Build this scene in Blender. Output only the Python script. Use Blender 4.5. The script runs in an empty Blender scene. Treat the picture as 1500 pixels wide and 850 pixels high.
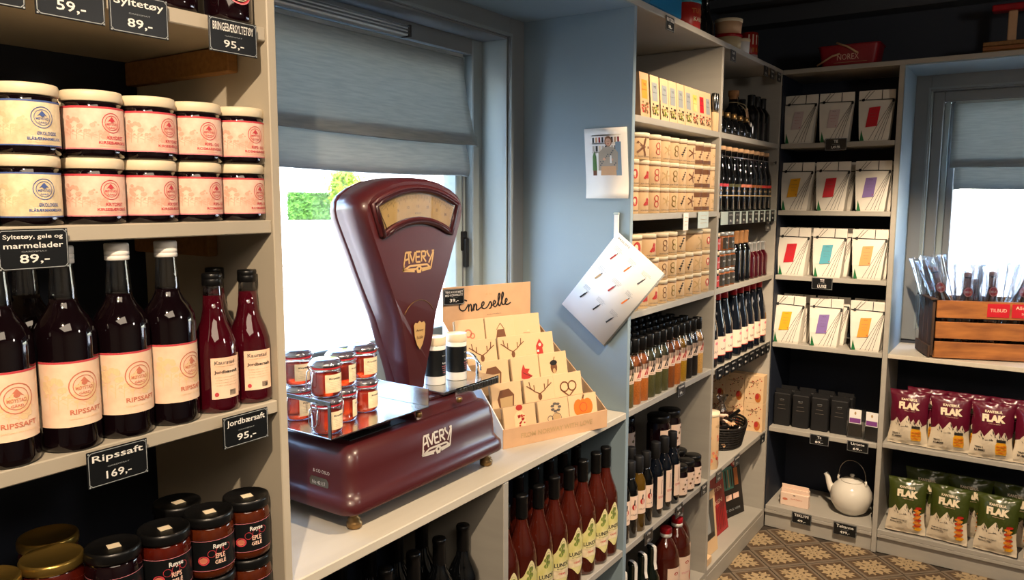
import bpy, bmesh, math, random
from mathutils import Matrix, Vector
random.seed(7)
PI = math.pi; D2R = PI/180
sin, cos = math.sin, math.cos
S = bpy.context.scene
C = S.collection

# ------------------------------------------------------------ camera
cd = bpy.data.cameras.new('camera'); cam = bpy.data.objects.new('camera', cd); C.objects.link(cam)
cd.sensor_width = 36; cd.lens = 27.21; cd.clip_start = .02; cd.clip_end = 500
fw = Vector((-0.55964559, 0.820311, -0.11784178)); rt = Vector((0.82588232, 0.56383601, 0.00271116)); up = Vector((-0.06866743, 0.09580615, 0.99302868))
cam.matrix_world = Matrix(((rt.x, up.x, -fw.x, .9661), (rt.y, up.y, -fw.y, -3.4802), (rt.z, up.z, -fw.z, 1.5), (0, 0, 0, 1)))
S.camera = cam
# ------------------------------------------------------------ sky, sun, spot lamps, added fill lights, exposure
w = bpy.data.worlds.new('world'); S.world = w; w.use_nodes = True
nt = w.node_tree; bgn = nt.nodes['Background']
sky = nt.nodes.new('ShaderNodeTexSky'); sky.sky_type = 'NISHITA'; sky.sun_disc = False
sky.sun_elevation = 42*D2R; sky.sun_rotation = 120*D2R; sky.air_density = 1.0; sky.dust_density = 1.5
nt.links.new(sky.outputs[0], bgn.inputs[0]); bgn.inputs[1].default_value = 3.2

def light(name, typ, loc, energy, color, aim=None, **k):
    l = bpy.data.lights.new(name, typ); l.energy = energy; l.color = color
    o = bpy.data.objects.new(name, l); C.objects.link(o); o.location = loc
    for a, b in k.items(): setattr(l, a, b)
    if aim: o.rotation_euler = (Vector(aim)-Vector(loc)).to_track_quat('-Z', 'Y').to_euler()
    return o
WARM = (1.0, .76, .52)
light('sun', 'SUN', (4, -4, 6), 14, (1, .95, .88), aim=(3.2, -3.6, 4.6), angle=.01)
light('spot_lamp', 'SPOT', (.86, -3.62, 2.24), 104, WARM, aim=(-.05, -2.85, 1.22), spot_size=55*D2R, spot_blend=.4, shadow_soft_size=.016)
light('spot_lamp', 'SPOT', (.87, -2.25, 2.24), 88, WARM, aim=(-.1, -2.0, .75), spot_size=70*D2R, spot_blend=.6, shadow_soft_size=.016)
light('spot_lamp', 'SPOT', (.88, -1.32, 2.24), 86, WARM, aim=(-.02, -.95, 1.25), spot_size=74*D2R, spot_blend=.45, shadow_soft_size=.016)
light('spot_lamp', 'SPOT', (.70, -1.30, 2.24), 215, WARM, aim=(.58, .05, .42), spot_size=62*D2R, spot_blend=.6, shadow_soft_size=.016)
light('fill_point', 'POINT', (2.0, -1.9, 2.0), 15, (1, .9, .8), shadow_soft_size=.12)  # unseen fill light added to lift the ceiling and upper back wall
light('fill_area', 'AREA', (1.6, -3.6, 2.30), 26, (1, .80, .60), aim=(1.6, -3.6, 0), size=1.2)  # added overhead fill that raises the ambient level, not a fixture
for loc, aim, sx, sy in (((-.56, -2.15, 1.5), (1, -2.15, 1.3), 1.2, .9), ((1.25, .42, 1.4), (1.25, -1, 1.3), 1.3, .9)):
    p = light('window_portal', 'AREA', loc, 1, (1, 1, 1), aim=aim, shape='RECTANGLE', size=sx, size_y=sy); p.data.cycles.is_portal = True
S.view_settings.view_transform = 'Standard'; S.view_settings.look = 'None'
S.view_settings.exposure = 0.12; S.view_settings.gamma = 1; S.view_settings.use_curve_mapping = False

# ------------------------------------------------------------ materials
def lin(h):
    c = [int(h[i:i+2], 16)/255 for i in (0, 2, 4)]
    return tuple((x/12.92 if x <= .04045 else ((x+.055)/1.055)**2.4) for x in c)+(1,)
MATS = {}
def mat(name, col, rough=.5, metal=0, noise=0, nscale=8, stretch=None, bump=0, coat=0, trans=0, alpha=1, ior=1.45, col2=None, spec=.5):
    m = bpy.data.materials.new(name); m.use_nodes = True; MATS[name] = m
    n = m.node_tree.nodes; L = m.node_tree.links; b = n['Principled BSDF']
    c = lin(col) if isinstance(col, str) else col
    b.inputs['Base Color'].default_value = c; b.inputs['Roughness'].default_value = rough; b.inputs['Metallic'].default_value = metal
    b.inputs['Coat Weight'].default_value = coat; b.inputs['Transmission Weight'].default_value = trans; b.inputs['IOR'].default_value = ior
    b.inputs['Specular IOR Level'].default_value = spec; b.inputs['Alpha'].default_value = alpha
    if noise or bump or col2:
        tc = n.new('ShaderNodeTexCoord'); mp = n.new('ShaderNodeMapping'); L.new(tc.outputs['Object'], mp.inputs[0])
        if stretch: mp.inputs['Scale'].default_value = stretch
        t = n.new('ShaderNodeTexNoise'); t.inputs['Scale'].default_value = nscale; t.inputs['Detail'].default_value = 5; L.new(mp.outputs[0], t.inputs[0])
        if noise or col2:
            r = n.new('ShaderNodeValToRGB'); r.color_ramp.elements[0].position = .35; r.color_ramp.elements[1].position = .65
            r.color_ramp.elements[0].color = c
            r.color_ramp.elements[1].color = lin(col2) if col2 else tuple(min(1, x*(1+noise)) for x in c[:3])+(1,)
            L.new(t.outputs[0], r.inputs[0]); L.new(r.outputs[0], b.inputs['Base Color'])
        if bump:
            bp = n.new('ShaderNodeBump'); bp.inputs['Strength'].default_value = bump; bp.inputs['Distance'].default_value = .002
            L.new(t.outputs[0], bp.inputs['Height']); L.new(bp.outputs[0], b.inputs['Normal'])
    return m
def clear(name, tint=(1, 1, 1, 1), refl=.06, rough=.02, grow=.5):      # thin clear sheet: see-through plus fresnel gloss
    m = bpy.data.materials.new(name); m.use_nodes = True; MATS[name] = m
    n = m.node_tree.nodes; L = m.node_tree.links; n.clear()
    o = n.new('ShaderNodeOutputMaterial'); mx = n.new('ShaderNodeMixShader'); t = n.new('ShaderNodeBsdfTransparent'); g = n.new('ShaderNodeBsdfGlossy')
    lw = n.new('ShaderNodeLayerWeight'); lw.inputs[0].default_value = .35; mr = n.new('ShaderNodeMapRange')
    mr.inputs['To Min'].default_value = refl; mr.inputs['To Max'].default_value = grow
    t.inputs[0].default_value = tint; g.inputs['Roughness'].default_value = rough
    L.new(lw.outputs['Fresnel'], mr.inputs[0]); L.new(mr.outputs[0], mx.inputs[0]); L.new(t.outputs[0], mx.inputs[1]); L.new(g.outputs[0], mx.inputs[2]); L.new(mx.outputs[0], o.inputs[0])
    return m
mat('paint', 'a19d94', .55, noise=.08, nscale=5, stretch=(1, 1, 6), bump=.06)
mat('paint_edge', 'aea594', .5, noise=.06, nscale=9, bump=.05)
mat('worktop', 'bfb8a9', .42, noise=.10, nscale=4, stretch=(6, 1, 1), bump=.08)
mat('panel_daylit', '869aa6', .45, noise=.04, nscale=3)  # grey paint with the window's cool daylight tinted into its colour
mat('navy', '161e2e', .6, noise=.15, nscale=2)
mat('wall_dark', '3a3f49', .8, noise=.1, nscale=3)
mat('ceil_dark', '47413d', .8)
mat('beam', '4a4e54', .7)
mat('casing', '72777a', .45, noise=.05, nscale=4)
mat('reveal', '8b9797', .4, noise=.04, nscale=6)
mat('sash', '7c8688', .35)
mat('raw_wood', '8a6236', .7, noise=.35, nscale=14, stretch=(8, 1, 8), bump=.2)
mat('plaster', '8a857c', .9)
mat('linen', '8c969a', .9, col2='a3abad', nscale=60, stretch=(1, .25, 3), bump=.35)
mat('rail_metal', 'b8bcbc', .35, metal=.6)
mat('sign_black', '101214', .35); mat('sign_white', 'e6e4de', .6); mat('sign_line', '9aa0a2', .45)
mat('cream', 'e3d3b4', .45); mat('cream_dark', 'b9a67f', .55); mat('white', 'e8e5df', .5); mat('paper', 'eceae6', .7)
mat('white_gloss', 'ddd8cc', .12, coat=.6)
mat('label_pink', 'f3d2bd', .6, col2='e8b6a0', nscale=55)
mat('label_cream', 'eeddb9', .6, col2='cdb994', nscale=55)
mat('lab_saft', 'f6d8ba', .6, col2='f1c5a6', nscale=40)
mat('print_red', 'c8404a', .6); mat('print_rose', 'd9808a', .6); mat('print_blue', '4a5f9a', .6); mat('print_peach', 'cf7a5e', .6); mat('print_grey', '5d5750', .6); mat('print_tan', 'b99a6c', .7)
mat('blackcurrant', '0d0508', .06, coat=.5); mat('syrup_dark', '14060a', .05, coat=.5); mat('syrup_red', '3c0611', .05, coat=.6)
mat('jelly_red', '3a0c08', .08, coat=.5, col2='54160a', nscale=30); mat('jelly_amber', '3e150a', .08, coat=.5, col2='54220d', nscale=30)
mat('jelly_bright', 'c81408', .08, coat=.5, col2='e04412', nscale=25, trans=.55)
mat('black_cap', '0c0c0d', .32); mat('black_soft', '111113', .6); mat('red_cap', 'b01420', .35)
mat('gold', 'b0914a', .28, metal=.9); mat('steel', 'c4c4c0', .22, metal=1, bump=.02, nscale=90); mat('steel_edge', '8f8f8c', .25, metal=1); mat('chrome', 'd5d5d5', .1, metal=1); mat('brass', '8d7048', .35, metal=.85)
mat('maroon', '421619', .36, coat=.22, noise=.12, nscale=7)
MATS['maroon'].node_tree.nodes['Principled BSDF'].inputs['Coat Roughness'].default_value = .12; mat('maroon_dark', '2b0b10', .3, coat=.3); mat('gilt', 'cfa66a', .35, metal=.3)
mat('silver_print', 'c9c4bb', .4); mat('dial', 'b69c68', .6, col2='a2854f', nscale=12)
mat('kraft', 'c9a17b', .75, noise=.06, nscale=30); mat('kraft_edge', 'a88a66', .8); mat('card', 'd9b88e', .75, noise=.04, nscale=20)
mat('print_black', '161414', .6); mat('orange', 'e0701c', .6); mat('brown', '6d4428', .6); mat('leaf_red', 'b03028', .6)
mat('rubber', '171412', .6)
mat('glass_dark', '07080a', .04, coat=.7); mat('glass_green', '0d140c', .04, coat=.7); mat('glass_blue', '0a0f18', .04, coat=.8); mat('cider', '3c1109', .05, coat=.9, noise=.6, nscale=9)
mat('lunde_yellow', 'c3bf52', .6, col2='e9dcae', nscale=14)
mat('tile_band', '6e6152', .55, noise=.12, nscale=40); mat('tile_field', '51402f', .55, noise=.15, nscale=40); mat('tile_motif', 'a08c6c', .55, noise=.12, nscale=40); mat('grout', '3a322a', .8)
mat('crate_wood', 'b07038', .6, col2='84502a', nscale=7, stretch=(1, 6, 6), bump=.3); mat('crate_dark', '4a3426', .7, col2='35251b', nscale=7, stretch=(6, 6, 1), bump=.3)
mat('pouch', 'dcd6ca', .45, noise=.05, nscale=12, bump=.12); mat('green', '176636', .5)
for k, v in dict(lab_red='c01828', lab_yellow='e3a41c', lab_purple='7a62a0', lab_teal='4c9db0', lab_orange='df9230', lab_tan='d99b5c', lab_pale='c9b6b4').items(): mat(k, v, .6)
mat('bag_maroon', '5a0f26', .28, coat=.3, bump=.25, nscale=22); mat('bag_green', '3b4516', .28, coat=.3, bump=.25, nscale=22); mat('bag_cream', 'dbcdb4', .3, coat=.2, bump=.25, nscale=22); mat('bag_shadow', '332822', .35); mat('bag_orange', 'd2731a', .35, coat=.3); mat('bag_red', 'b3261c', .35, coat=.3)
mat('plastic_blue', '1b6f9c', .35); mat('tin_red', 'b02a22', .35); mat('tin_teal', '3a8fa0', .35); mat('basket_red', '8d1422', .4)
mat('wicker', '15100d', .6, bump=.5, nscale=60); mat('choc', '2a1610', .4)
for k, v in dict(sp_orange='a8602a', sp_green='4b4a2c', sp_brown='7a4420', sp_yellow='a07820', sp_black='1d1817', sp_pale='c89a58', sp_olive='63552e', sp_red='8f3a1c').items(): mat(k, v, .35, noise=.5, nscale=320, bump=.4)
mat('cork', 'a5764a', .8); mat('book_red', '8c0f16', .4, noise=.6, nscale=25, stretch=(1, 6, .5)); mat('book_black', '14110f', .4); mat('book_teal', '3f8077', .4); mat('book_grey', '4b4b47', .5)
mat('asphalt', 'b9b4aa', .9); mat('kerb', '8d8b84', .9); mat('house_white', 'ecebe4', .9); mat('house_dark', '4a5a5c', .4); mat('door_brown', '8a5a3e', .7)
mat('hedge', '2e5420', .8, col2='4d7c2c', nscale=3, bump=.5); mat('tree_leaf', '8a9a1c', .8, col2='5f8a22', nscale=2, bump=.5)
mat('acrylic_white', 'b9c8c4', .3); mat('violet', '7b3f86', .6); mat('tea_dark', '2a2620', .5, noise=.8, nscale=150)
clear('pane_glass', refl=.03, grow=.4); clear('bottle_glass', tint=(.9, .9, .9, 1), refl=.10, grow=.9); clear('jar_glass', tint=(.97, .97, .97, 1), refl=.10, grow=.8)
clear('cellophane', tint=(.88, .91, .95, 1), refl=.22, rough=.18, grow=.85); clear('dial_glass', refl=.16, rough=.03, grow=.6); clear('plastic_bag', tint=(.85, .87, .88, 1), refl=.12, rough=.15, grow=.6)
clear('lid_glass', tint=(.80, .82, .86, 1), refl=.45, rough=.05, grow=.9)

def cloth(name, col, k):
    m = MATS[name]; n = m.node_tree.nodes; L = m.node_tree.links; b = n['Principled BSDF']; o = n['Material Output']
    t = n.new('ShaderNodeBsdfTranslucent'); t.inputs[0].default_value = lin(col); mx = n.new('ShaderNodeMixShader'); mx.inputs[0].default_value = k
    L.new(b.outputs[0], mx.inputs[1]); L.new(t.outputs[0], mx.inputs[2]); L.new(mx.outputs[0], o.inputs[0])
cloth('linen', 'b4b6b0', .34)
# ------------------------------------------------------------ mesh builder
_tc = {}
def text_geo(s, bold=0):
    if (s, bold) in _tc: return _tc[(s, bold)]
    cu = bpy.data.curves.new('t', 'FONT'); cu.body = s; cu.size = 1; cu.resolution_u = 2; cu.offset = bold; cu.fill_mode = 'FRONT'
    o = bpy.data.objects.new('t', cu); C.objects.link(o)
    bpy.context.view_layer.update()
    me = bpy.data.meshes.new_from_object(o.evaluated_get(bpy.context.evaluated_depsgraph_get()))
    vs = [(v.co.x, v.co.y) for v in me.vertices]; fs = [tuple(p.vertices) for p in me.polygons]
    bpy.data.objects.remove(o); bpy.data.curves.remove(cu); bpy.data.meshes.remove(me)
    if vs:
        x0 = min(v[0] for v in vs); x1 = max(v[0] for v in vs); y0 = min(v[1] for v in vs); y1 = max(v[1] for v in vs)
        vs = [((v[0]-x0)/(x1-x0), (v[1]-y0)/(y1-y0)) for v in vs]; asp = (x1-x0)/(y1-y0)
    else: asp = 1
    _tc[(s, bold)] = (vs, fs, asp); return _tc[(s, bold)]
def cyl(r):
    return lambda u, v, o: ((r+o)*cos(u/r), (r+o)*sin(u/r), v)
def flat(x=0): return lambda u, v, o: (x+o, u, v)
class MB:
    def __init__(s): s.v = []; s.f = []; s.m = []; s.mats = []; s.sm = []
    def mi(s, m):
        if m not in s.mats: s.mats.append(m)
        return s.mats.index(m)
    def add(s, vs, fs, m, smooth=False):
        b = len(s.v); s.v += [tuple(x) for x in vs]; k = s.mi(m)
        for f in fs: s.f.append(tuple(b+i for i in f)); s.m.append(k); s.sm.append(smooth)
        return s
    def box(s, x0, x1, y0, y1, z0, z1, m, c=0):
        if c:   # chamfered: three nested boxes' corners
            X = (x0, x0+c, x1-c, x1); Y = (y0, y0+c, y1-c, y1); Z = (z0, z0+c, z1-c, z1)
            bm = bmesh.new()
            for a in (0, 1):
                for b in (0, 1):
                    for d in (0, 1):
                        bm.verts.new((X[3*a], Y[1+b], Z[1+d])); bm.verts.new((X[1+a], Y[3*b], Z[1+d])); bm.verts.new((X[1+a], Y[1+b], Z[3*d]))
            r = bmesh.ops.convex_hull(bm, input=bm.verts); bmesh.ops.dissolve_limit(bm, angle_limit=.01, verts=bm.verts, edges=bm.edges)
            bm.verts.index_update(); s.add([v.co for v in bm.verts], [[v.index for v in f.verts] for f in bm.faces], m); bm.free(); return s
        vs = [(x, y, z) for x in (x0, x1) for y in (y0, y1) for z in (z0, z1)]
        return s.add(vs, [(0, 1, 3, 2), (4, 6, 7, 5), (0, 4, 5, 1), (2, 3, 7, 6), (0, 2, 6, 4), (1, 5, 7, 3)], m)
    def prism(s, pts, x0, x1, m, axis='x'):      # outline in (y,z) extruded along x  (axis z: outline x,y)
        n = len(pts)
        f3 = (lambda p, h: (h, p[0], p[1])) if axis == 'x' else ((lambda p, h: (p[0], p[1], h)) if axis == 'z' else (lambda p, h: (p[0], h, p[1])))
        vs = [f3(p, x0) for p in pts]+[f3(p, x1) for p in pts]
        fs = [tuple(range(n))[::-1], tuple(range(n, 2*n))]+[(i, (i+1) % n, n+(i+1) % n, n+i) for i in range(n)]
        return s.add(vs, fs, m)
    def lathe(s, prof, m, n=20, cx=0, cy=0, cz=0, cap0=True, cap1=True, smooth=True, M=None):
        vs = []
        for r, z in prof:
            for i in range(n):
                a = 2*PI*i/n; vs.append((cx+r*cos(a), cy+r*sin(a), cz+z))
        fs = [(j*n+i, j*n+(i+1) % n, (j+1)*n+(i+1) % n, (j+1)*n+i) for j in range(len(prof)-1) for i in range(n)]
        if cap0 and prof[0][0] > 1e-6: fs.append(tuple(range(n))[::-1])
        if cap1 and prof[-1][0] > 1e-6: fs.append(tuple((len(prof)-1)*n+i for i in range(n)))
        if M: vs = [M @ Vector(v) for v in vs]
        return s.add(vs, fs, m, smooth)
    def tube(s, pts, r, m, n=6, close=False):
        P = [Vector(p) for p in pts]; k = len(P); vs = []
        for i in range(k):
            a = P[(i+1) % k]-P[i-1] if close else P[min(i+1, k-1)]-P[max(i-1, 0)]
            a = a.normalized() if a.length > 1e-9 else Vector((0, 0, 1))
            b = a.orthogonal() if i == 0 else (b-a*b.dot(a)); b.normalize(); c = a.cross(b)
            for j in range(n): t = 2*PI*j/n; vs.append(P[i]+b*r*cos(t)+c*r*sin(t))
        e = k if close else k-1
        fs = [(i*n+j, i*n+(j+1) % n, ((i+1) % k)*n+(j+1) % n, ((i+1) % k)*n+j) for i in range(e) for j in range(n)]
        if not close: fs += [tuple(range(n))[::-1], tuple((k-1)*n+j for j in range(n))]
        return s.add(vs, fs, m, True)
    def patch(s, u0, u1, v0, v1, mp, m, nu=10, nv=1, off=.0004):
        vs = [mp(u0+(u1-u0)*i/nu, v0+(v1-v0)*j/nv, off) for j in range(nv+1) for i in range(nu+1)]
        fs = [(j*(nu+1)+i, j*(nu+1)+i+1, (j+1)*(nu+1)+i+1, (j+1)*(nu+1)+i) for j in range(nv) for i in range(nu)]
        return s.add(vs, fs, m, True)
    def poly(s, pts, mp, m, off=.0006): return s.add([mp(u, v, off) for u, v in pts], [tuple(range(len(pts)))], m)
    def disc(s, cu, cv, ru, rv, mp, m, n=14, off=.0006): return s.poly([(cu+ru*cos(2*PI*i/n), cv+rv*sin(2*PI*i/n)) for i in range(n)], mp, m, off)
    def ring(s, cu, cv, r, t, mp, m, n=22, off=.0007):
        vs = [mp(cu+q*cos(2*PI*i/n), cv+q*sin(2*PI*i/n), off) for q in (r, r-t) for i in range(n)]
        return s.add(vs, [(i, (i+1) % n, n+(i+1) % n, n+i) for i in range(n)], m)
    def line(s, p, q, t, mp, m, off=.0007):
        dx, dy = q[0]-p[0], q[1]-p[1]; L = math.hypot(dx, dy) or 1; nx, ny = -dy/L*t/2, dx/L*t/2
        return s.poly([(p[0]-nx, p[1]-ny), (q[0]-nx, q[1]-ny), (q[0]+nx, q[1]+ny), (p[0]+nx, p[1]+ny)], mp, m, off)
    def text(s, st, cu, cv, w_, mp, m, h=None, bold=0, off=.0008, slant=0):
        vs, fs, asp = text_geo(st, bold)
        if h is None: h = w_/asp
        return s.add([mp(cu+(x-.5)*w_+slant*(y-.5)*h, cv+(y-.5)*h, off) for x, y in vs], fs, m)
    def build(s, name, parent=None, bevel=0):
        me = bpy.data.meshes.new(name); me.from_pydata(s.v, [], s.f); me.update()
        for k in s.mats: me.materials.append(MATS[k])
        me.polygons.foreach_set('material_index', s.m); me.polygons.foreach_set('use_smooth', s.sm)
        o = bpy.data.objects.new(name, me); C.objects.link(o)
        if parent: o.parent = parent
        return o
def tag(o, label=None, cat=None, group=None, kind=None):
    if label: o['label'] = label
    if cat: o['category'] = cat
    if group: o['group'] = group
    if kind: o['kind'] = kind
    return o
def root(name, label=None, cat=None, loc=(0, 0, 0), rz=0, group=None):
    o = bpy.data.objects.new(name, None); o.empty_display_size = .02; C.objects.link(o); o.location = loc; o.rotation_euler = (0, 0, rz)
    return tag(o, label, cat, group)
CH = {}
def dup_tree(o, parent=None):
    c = o.copy(); C.objects.link(c)
    if parent: c.parent = parent
    for ch in o.children: dup_tree(ch, c)
    return c
PROTO = {}
def put(key, builder, loc, rz, label, cat, group=None, tilt=None, scale=None):
    if key in PROTO: o = dup_tree(PROTO[key])
    else: o = builder(); PROTO[key] = o
    o.location = loc; o.rotation_euler = (tilt[0], tilt[1], rz) if tilt else (0, 0, rz)
    o.scale = (scale,)*3 if scale else (1, 1, 1)
    if 'group' in o: del o['group']
    return tag(o, label, cat, group)
ORD = ['first', 'second', 'third', 'fourth', 'fifth', 'sixth', 'seventh', 'eighth', 'ninth', 'tenth', 'eleventh', 'twelfth', 'thirteenth', 'fourteenth', 'fifteenth', 'sixteenth']
def struct(mb, name, parent=None): return tag(mb.build(name, parent), kind=None if parent else 'structure')
# ------------------------------------------------------------ room shell
CEIL = 2.37
struct(MB().box(-.5, 3.0, -5.2, .45, -.1, -.003, 'grout'), 'floor')
fl = bpy.data.objects['floor']
def tile_mesh():
    a = .0822; t = MB()
    t.box(-a, a, -a, a, -.003, 0, 'tile_band', .001)
    f = a*.86; t.add([(-f, -f, .0003), (f, -f, .0003), (f, f, .0003), (-f, f, .0003)], [(0, 1, 2, 3)], 'tile_field')
    z = .0006
    def leaf(ang, r0, r1, wd):
        pts = [(r0, 0), (r0+(r1-r0)*.28, wd*.7), (r0+(r1-r0)*.38, wd*.35), (r0+(r1-r0)*.6, wd), (r0+(r1-r0)*.75, wd*.4), (r1, 0)]
        pts = pts+[(x, -y) for x, y in pts[-2:0:-1]]
        t.add([(x*cos(ang)-y*sin(ang), x*sin(ang)+y*cos(ang), z) for x, y in pts], [tuple(range(len(pts)))], 'tile_motif')
    for k in range(4):
        leaf(k*PI/2, .010, f*.93, .020); leaf(k*PI/2+PI/4, .010, f*1.12, .017)
        for sg in (-1, 1):
            an = k*PI/2+PI/4+sg*.30; leaf(an, f*.62, f*1.02, .007)
    t.add([(.014*cos(i*PI/4), .014*sin(i*PI/4), z+.0002) for i in range(8)], [tuple(range(8))], 'tile_motif')
    return t
tm = None
du = (.1165, .1225)
for i in range(-2, 22):
    for j in range(-14, 12):
        x = .0235+du[0]*(i+j)+.0; y = -.152-.1225*(i-j)
        if -.05 < x < 1.75 and -2.0 < y < .06:
            if tm is None: o = tile_mesh().build('floor_tile', fl); tm = o
            else: o = tm.copy(); C.objects.link(o)
            o.location = (x, y, 0); o.rotation_euler = (0, 0, PI/4)
struct(MB().box(1.75, 3, -5.2, .1, -.003, 0, 'tile_field').box(.0, 1.75, -5.2, -2.05, -.003, 0, 'tile_field'), 'floor_trim')
bpy.data.objects['floor_trim'].name = 'trim_1'
struct(MB().box(-.6, 3.1, -5.3, .6, CEIL, CEIL+.1, 'ceil_dark'), 'ceiling')
# window openings
W1 = dict(y0=-2.9, y1=-1.545, z0=1.0, z1=1.972)
m = MB(); X0, X1 = -.60, -.372
m.box(X0, X1, -5.2, W1['y0'], 0, CEIL, 'wall_dark').box(X0, X1, W1['y1'], .45, 0, CEIL, 'wall_dark')
m.box(X0, X1, W1['y0'], W1['y1'], 0, W1['z0'], 'wall_dark').box(X0, X1, W1['y0'], W1['y1'], W1['z1'], CEIL, 'wall_dark')
struct(m, 'wall_left')
W2 = dict(x0=.536, x1=1.95, z0=.93, z1=1.966)
m = MB(); Y0, Y1 = .335, .55
m.box(-.6, W2['x0'], Y0, Y1, 0, CEIL, 'wall_dark').box(W2['x1'], 3.1, Y0, Y1, 0, CEIL, 'wall_dark')
m.box(W2['x0'], W2['x1'], Y0, Y1, 0, W2['z0'], 'wall_dark').box(W2['x0'], W2['x1'], Y0, Y1, W2['z1'], CEIL, 'wall_dark')
struct(m, 'wall_back')
struct(MB().box(3.0, 3.1, -5.3, .55, 0, CEIL, 'plaster'), 'wall_right')
struct(MB().box(-.6, 3.1, -5.3, -5.2, 0, CEIL, 'plaster'), 'wall_front')
# cornice band over the back wall
struct(MB().box(-.37, 3.0, .22, .335, 2.30, CEIL, 'beam'), 'trim_2')
struct(MB().box(-.37, 3.0, -.05, .02, 2.335, CEIL, 'beam'), 'trim_3')
# window 1 (left wall)
wn = root('window_1'); wn['kind'] = 'structure'
y0, y1, z0, z1 = -2.9, -1.545, 1.0, 1.972
cs = MB(); cs.box(-.372, -.362, y1, -1.471, .88, 2.03, 'casing', .002).box(-.372, -.362, -2.69, y1, z1, 2.03, 'casing', .002).box(-.372, -.362, -2.69, y1, .88, z0, 'casing', .002)
cs.box(-.362, -.358, y1, y1+.008, z0, z1+.008, 'sash').box(-.362, -.358, -2.69, y1, z1, z1+.008, 'sash')
cs.build('casing', wn)
rv = MB(); rv.box(-.4615, -.3725, y1-.006, y1-.0001, z0+.0065, z1-.0065, 'reveal').box(-.4615, -.3725, y0, y1-.0001, z1-.006, z1-.0001, 'casing').box(-.4615, -.3725, y0, y1-.0001, z0+.0001, z0+.006, 'reveal'); rv.build('reveal', wn)
fr = MB()
fr.box(-.52, -.462, y1-.052, y1, z0, z1, 'sash', .003).box(-.52, -.4625, y0, y1-.0525, z1-.052, z1, 'casing', .003).box(-.52, -.4625, y0, y1-.0525, z0, z0+.09, 'sash', .003).build('window_frame', wn)
sf = MB(); sf.box(-.54, -.49, y1-.10, y1-.0525, z0+.0905, z1-.0525, 'reveal', .003).box(-.54, -.4905, y0, y1-.1005, z1-.1, z1-.0525, 'sash', .003).box(-.54, -.4905, y0, y1-.1005, z0+.0905, z0+.12, 'reveal', .003)
sf.box(-.4899, -.486, y1-.072, y1-.066, z0+.10, z1-.06, 'casing'); sf.build('sash', wn)
MB().box(-.522, -.518, y0, y1-.09, z0+.08, z1-.08, 'pane_glass').build('pane', wn)
MB().box(-.50, -.484, y1-.078, y1-.052, 1.34, 1.40, 'black_cap', .003).box(-.49, -.472, y1-.072, y1-.058, 1.29, 1.38, 'black_cap', .003).build('window_catch', wn)
# window 2 (back wall)
wn = root('window_2'); wn['kind'] = 'structure'
x0, x1, z0, z1 = .536, 1.95, .93, 1.966
cs = MB(); cs.box(.478, x0, .325, .336, .88, 2.028, 'casing', .002).box(x0, 1.93, .325, .336, z1, 2.028, 'casing', .002).box(x0, 1.93, .325, .336, .88, z0, 'casing', .002)
cs.box(x0-.008, x0, .321, .325, z0, z1+.008, 'sash').box(x0, 1.93, .321, .325, z1, z1+.008, 'sash'); cs.build('casing', wn)
rv = MB(); rv.box(x0+.0001, x0+.006, .3365, .40, z0+.0065, z1-.0065, 'reveal').box(x0+.0001, x1, .3365, .45, z1-.006, z1-.0001, 'casing').box(x0+.0001, x1, .3365, .45, z0+.0001, z0+.006, 'reveal'); rv.build('reveal', wn)
MB().box(x0+.0065, x0+.048, .37, .43, z0+.0065, z1-.0065, 'casing', .003).box(x0+.0485, x1, .3705, .43, z1-.05, z1-.0065, 'casing', .003).box(x0+.0485, x1, .3705, .43, z0+.0065, z0+.05, 'casing', .003).build('window_frame', wn)
MB().box(x0+.0485, x0+.072, .395, .44, z0+.0505, z1-.0505, 'reveal', .003).box(x0+.0725, x0+.1, .40, .44, z0+.0855, z1-.0505, 'casing', .003).box(x0+.0725, x1, .396, .44, z0+.0505, z0+.085, 'reveal', .003).build('sash', wn)
MB().box(x0+.09, x1, .418, .422, z0+.06, z1-.06, 'pane_glass').build('pane', wn)

# ------------------------------------------------------------ roman blinds
def blind(name, label, length, z_top, z_fold, z_bot, flare=0):
    r = root(name, label, 'blind')
    prof1 = [(0, z_top), (.002, z_top-.05), (.01, (z_top+z_fold)/2), (.026, z_fold+.05), (.036, z_fold+.012), (.037, z_fold), (.033, z_fold-.002), (.024, z_fold+.02), (.02, z_fold+.03)]
    prof2 = [(.018, z_fold+.03), (.024, z_fold-.01), (.03, (z_fold+z_bot)/2), (.03, z_bot+.02), (.022, z_bot+.002), (.012, z_bot), (.006, z_bot+.02)]
    for nm, prof, end in (('upper_fabric', prof1, 0), ('lower_fold', prof2, .018)):
        m = MB(); nx = 40; vs = []
        for i in range(nx+1):
            u = -length*i/nx
            for k, (d, z) in enumerate(prof):
                t = k/(len(prof)-1)
                uu = u-end+flare*t*(1-i/nx)*(1 if nm == 'upper_fabric' else .75)
                vs.append((d+.004*sin(u*9+z*7)*t, uu, z+.006*sin(u*5.1)*t*(1 if i else .3)-(.006*t if i == 0 else 0)))
        k = len(prof); m.add(vs, [(i*k+j, (i+1)*k+j, (i+1)*k+j+1, i*k+j+1) for i in range(nx) for j in range(k-1)], 'linen', True)
        o = m.build(nm, r); md = o.modifiers.new('s', 'SOLIDIFY'); md.thickness = .0015
    MB().box(-.004, .006, -length, -.004, z_top-.004, z_top+.006, 'linen', .001).build('top_hem', r)
    return r
b = blind('roman_blind', 'grey-blue linen roman blind half lowered over the window behind the weighing scale', 1.2, 1.905, 1.655, 1.566, flare=.045)
b.location = (-.448, -1.665, 0)
h = MB(); h.box(-.012, .014, -1.1, -.40, 0, .026, 'rail_metal', .002)
for k in range(3): h.box(.014, .017, -1.1, -.40, .004+k*.008, .008+k*.008, 'steel_edge')
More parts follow.
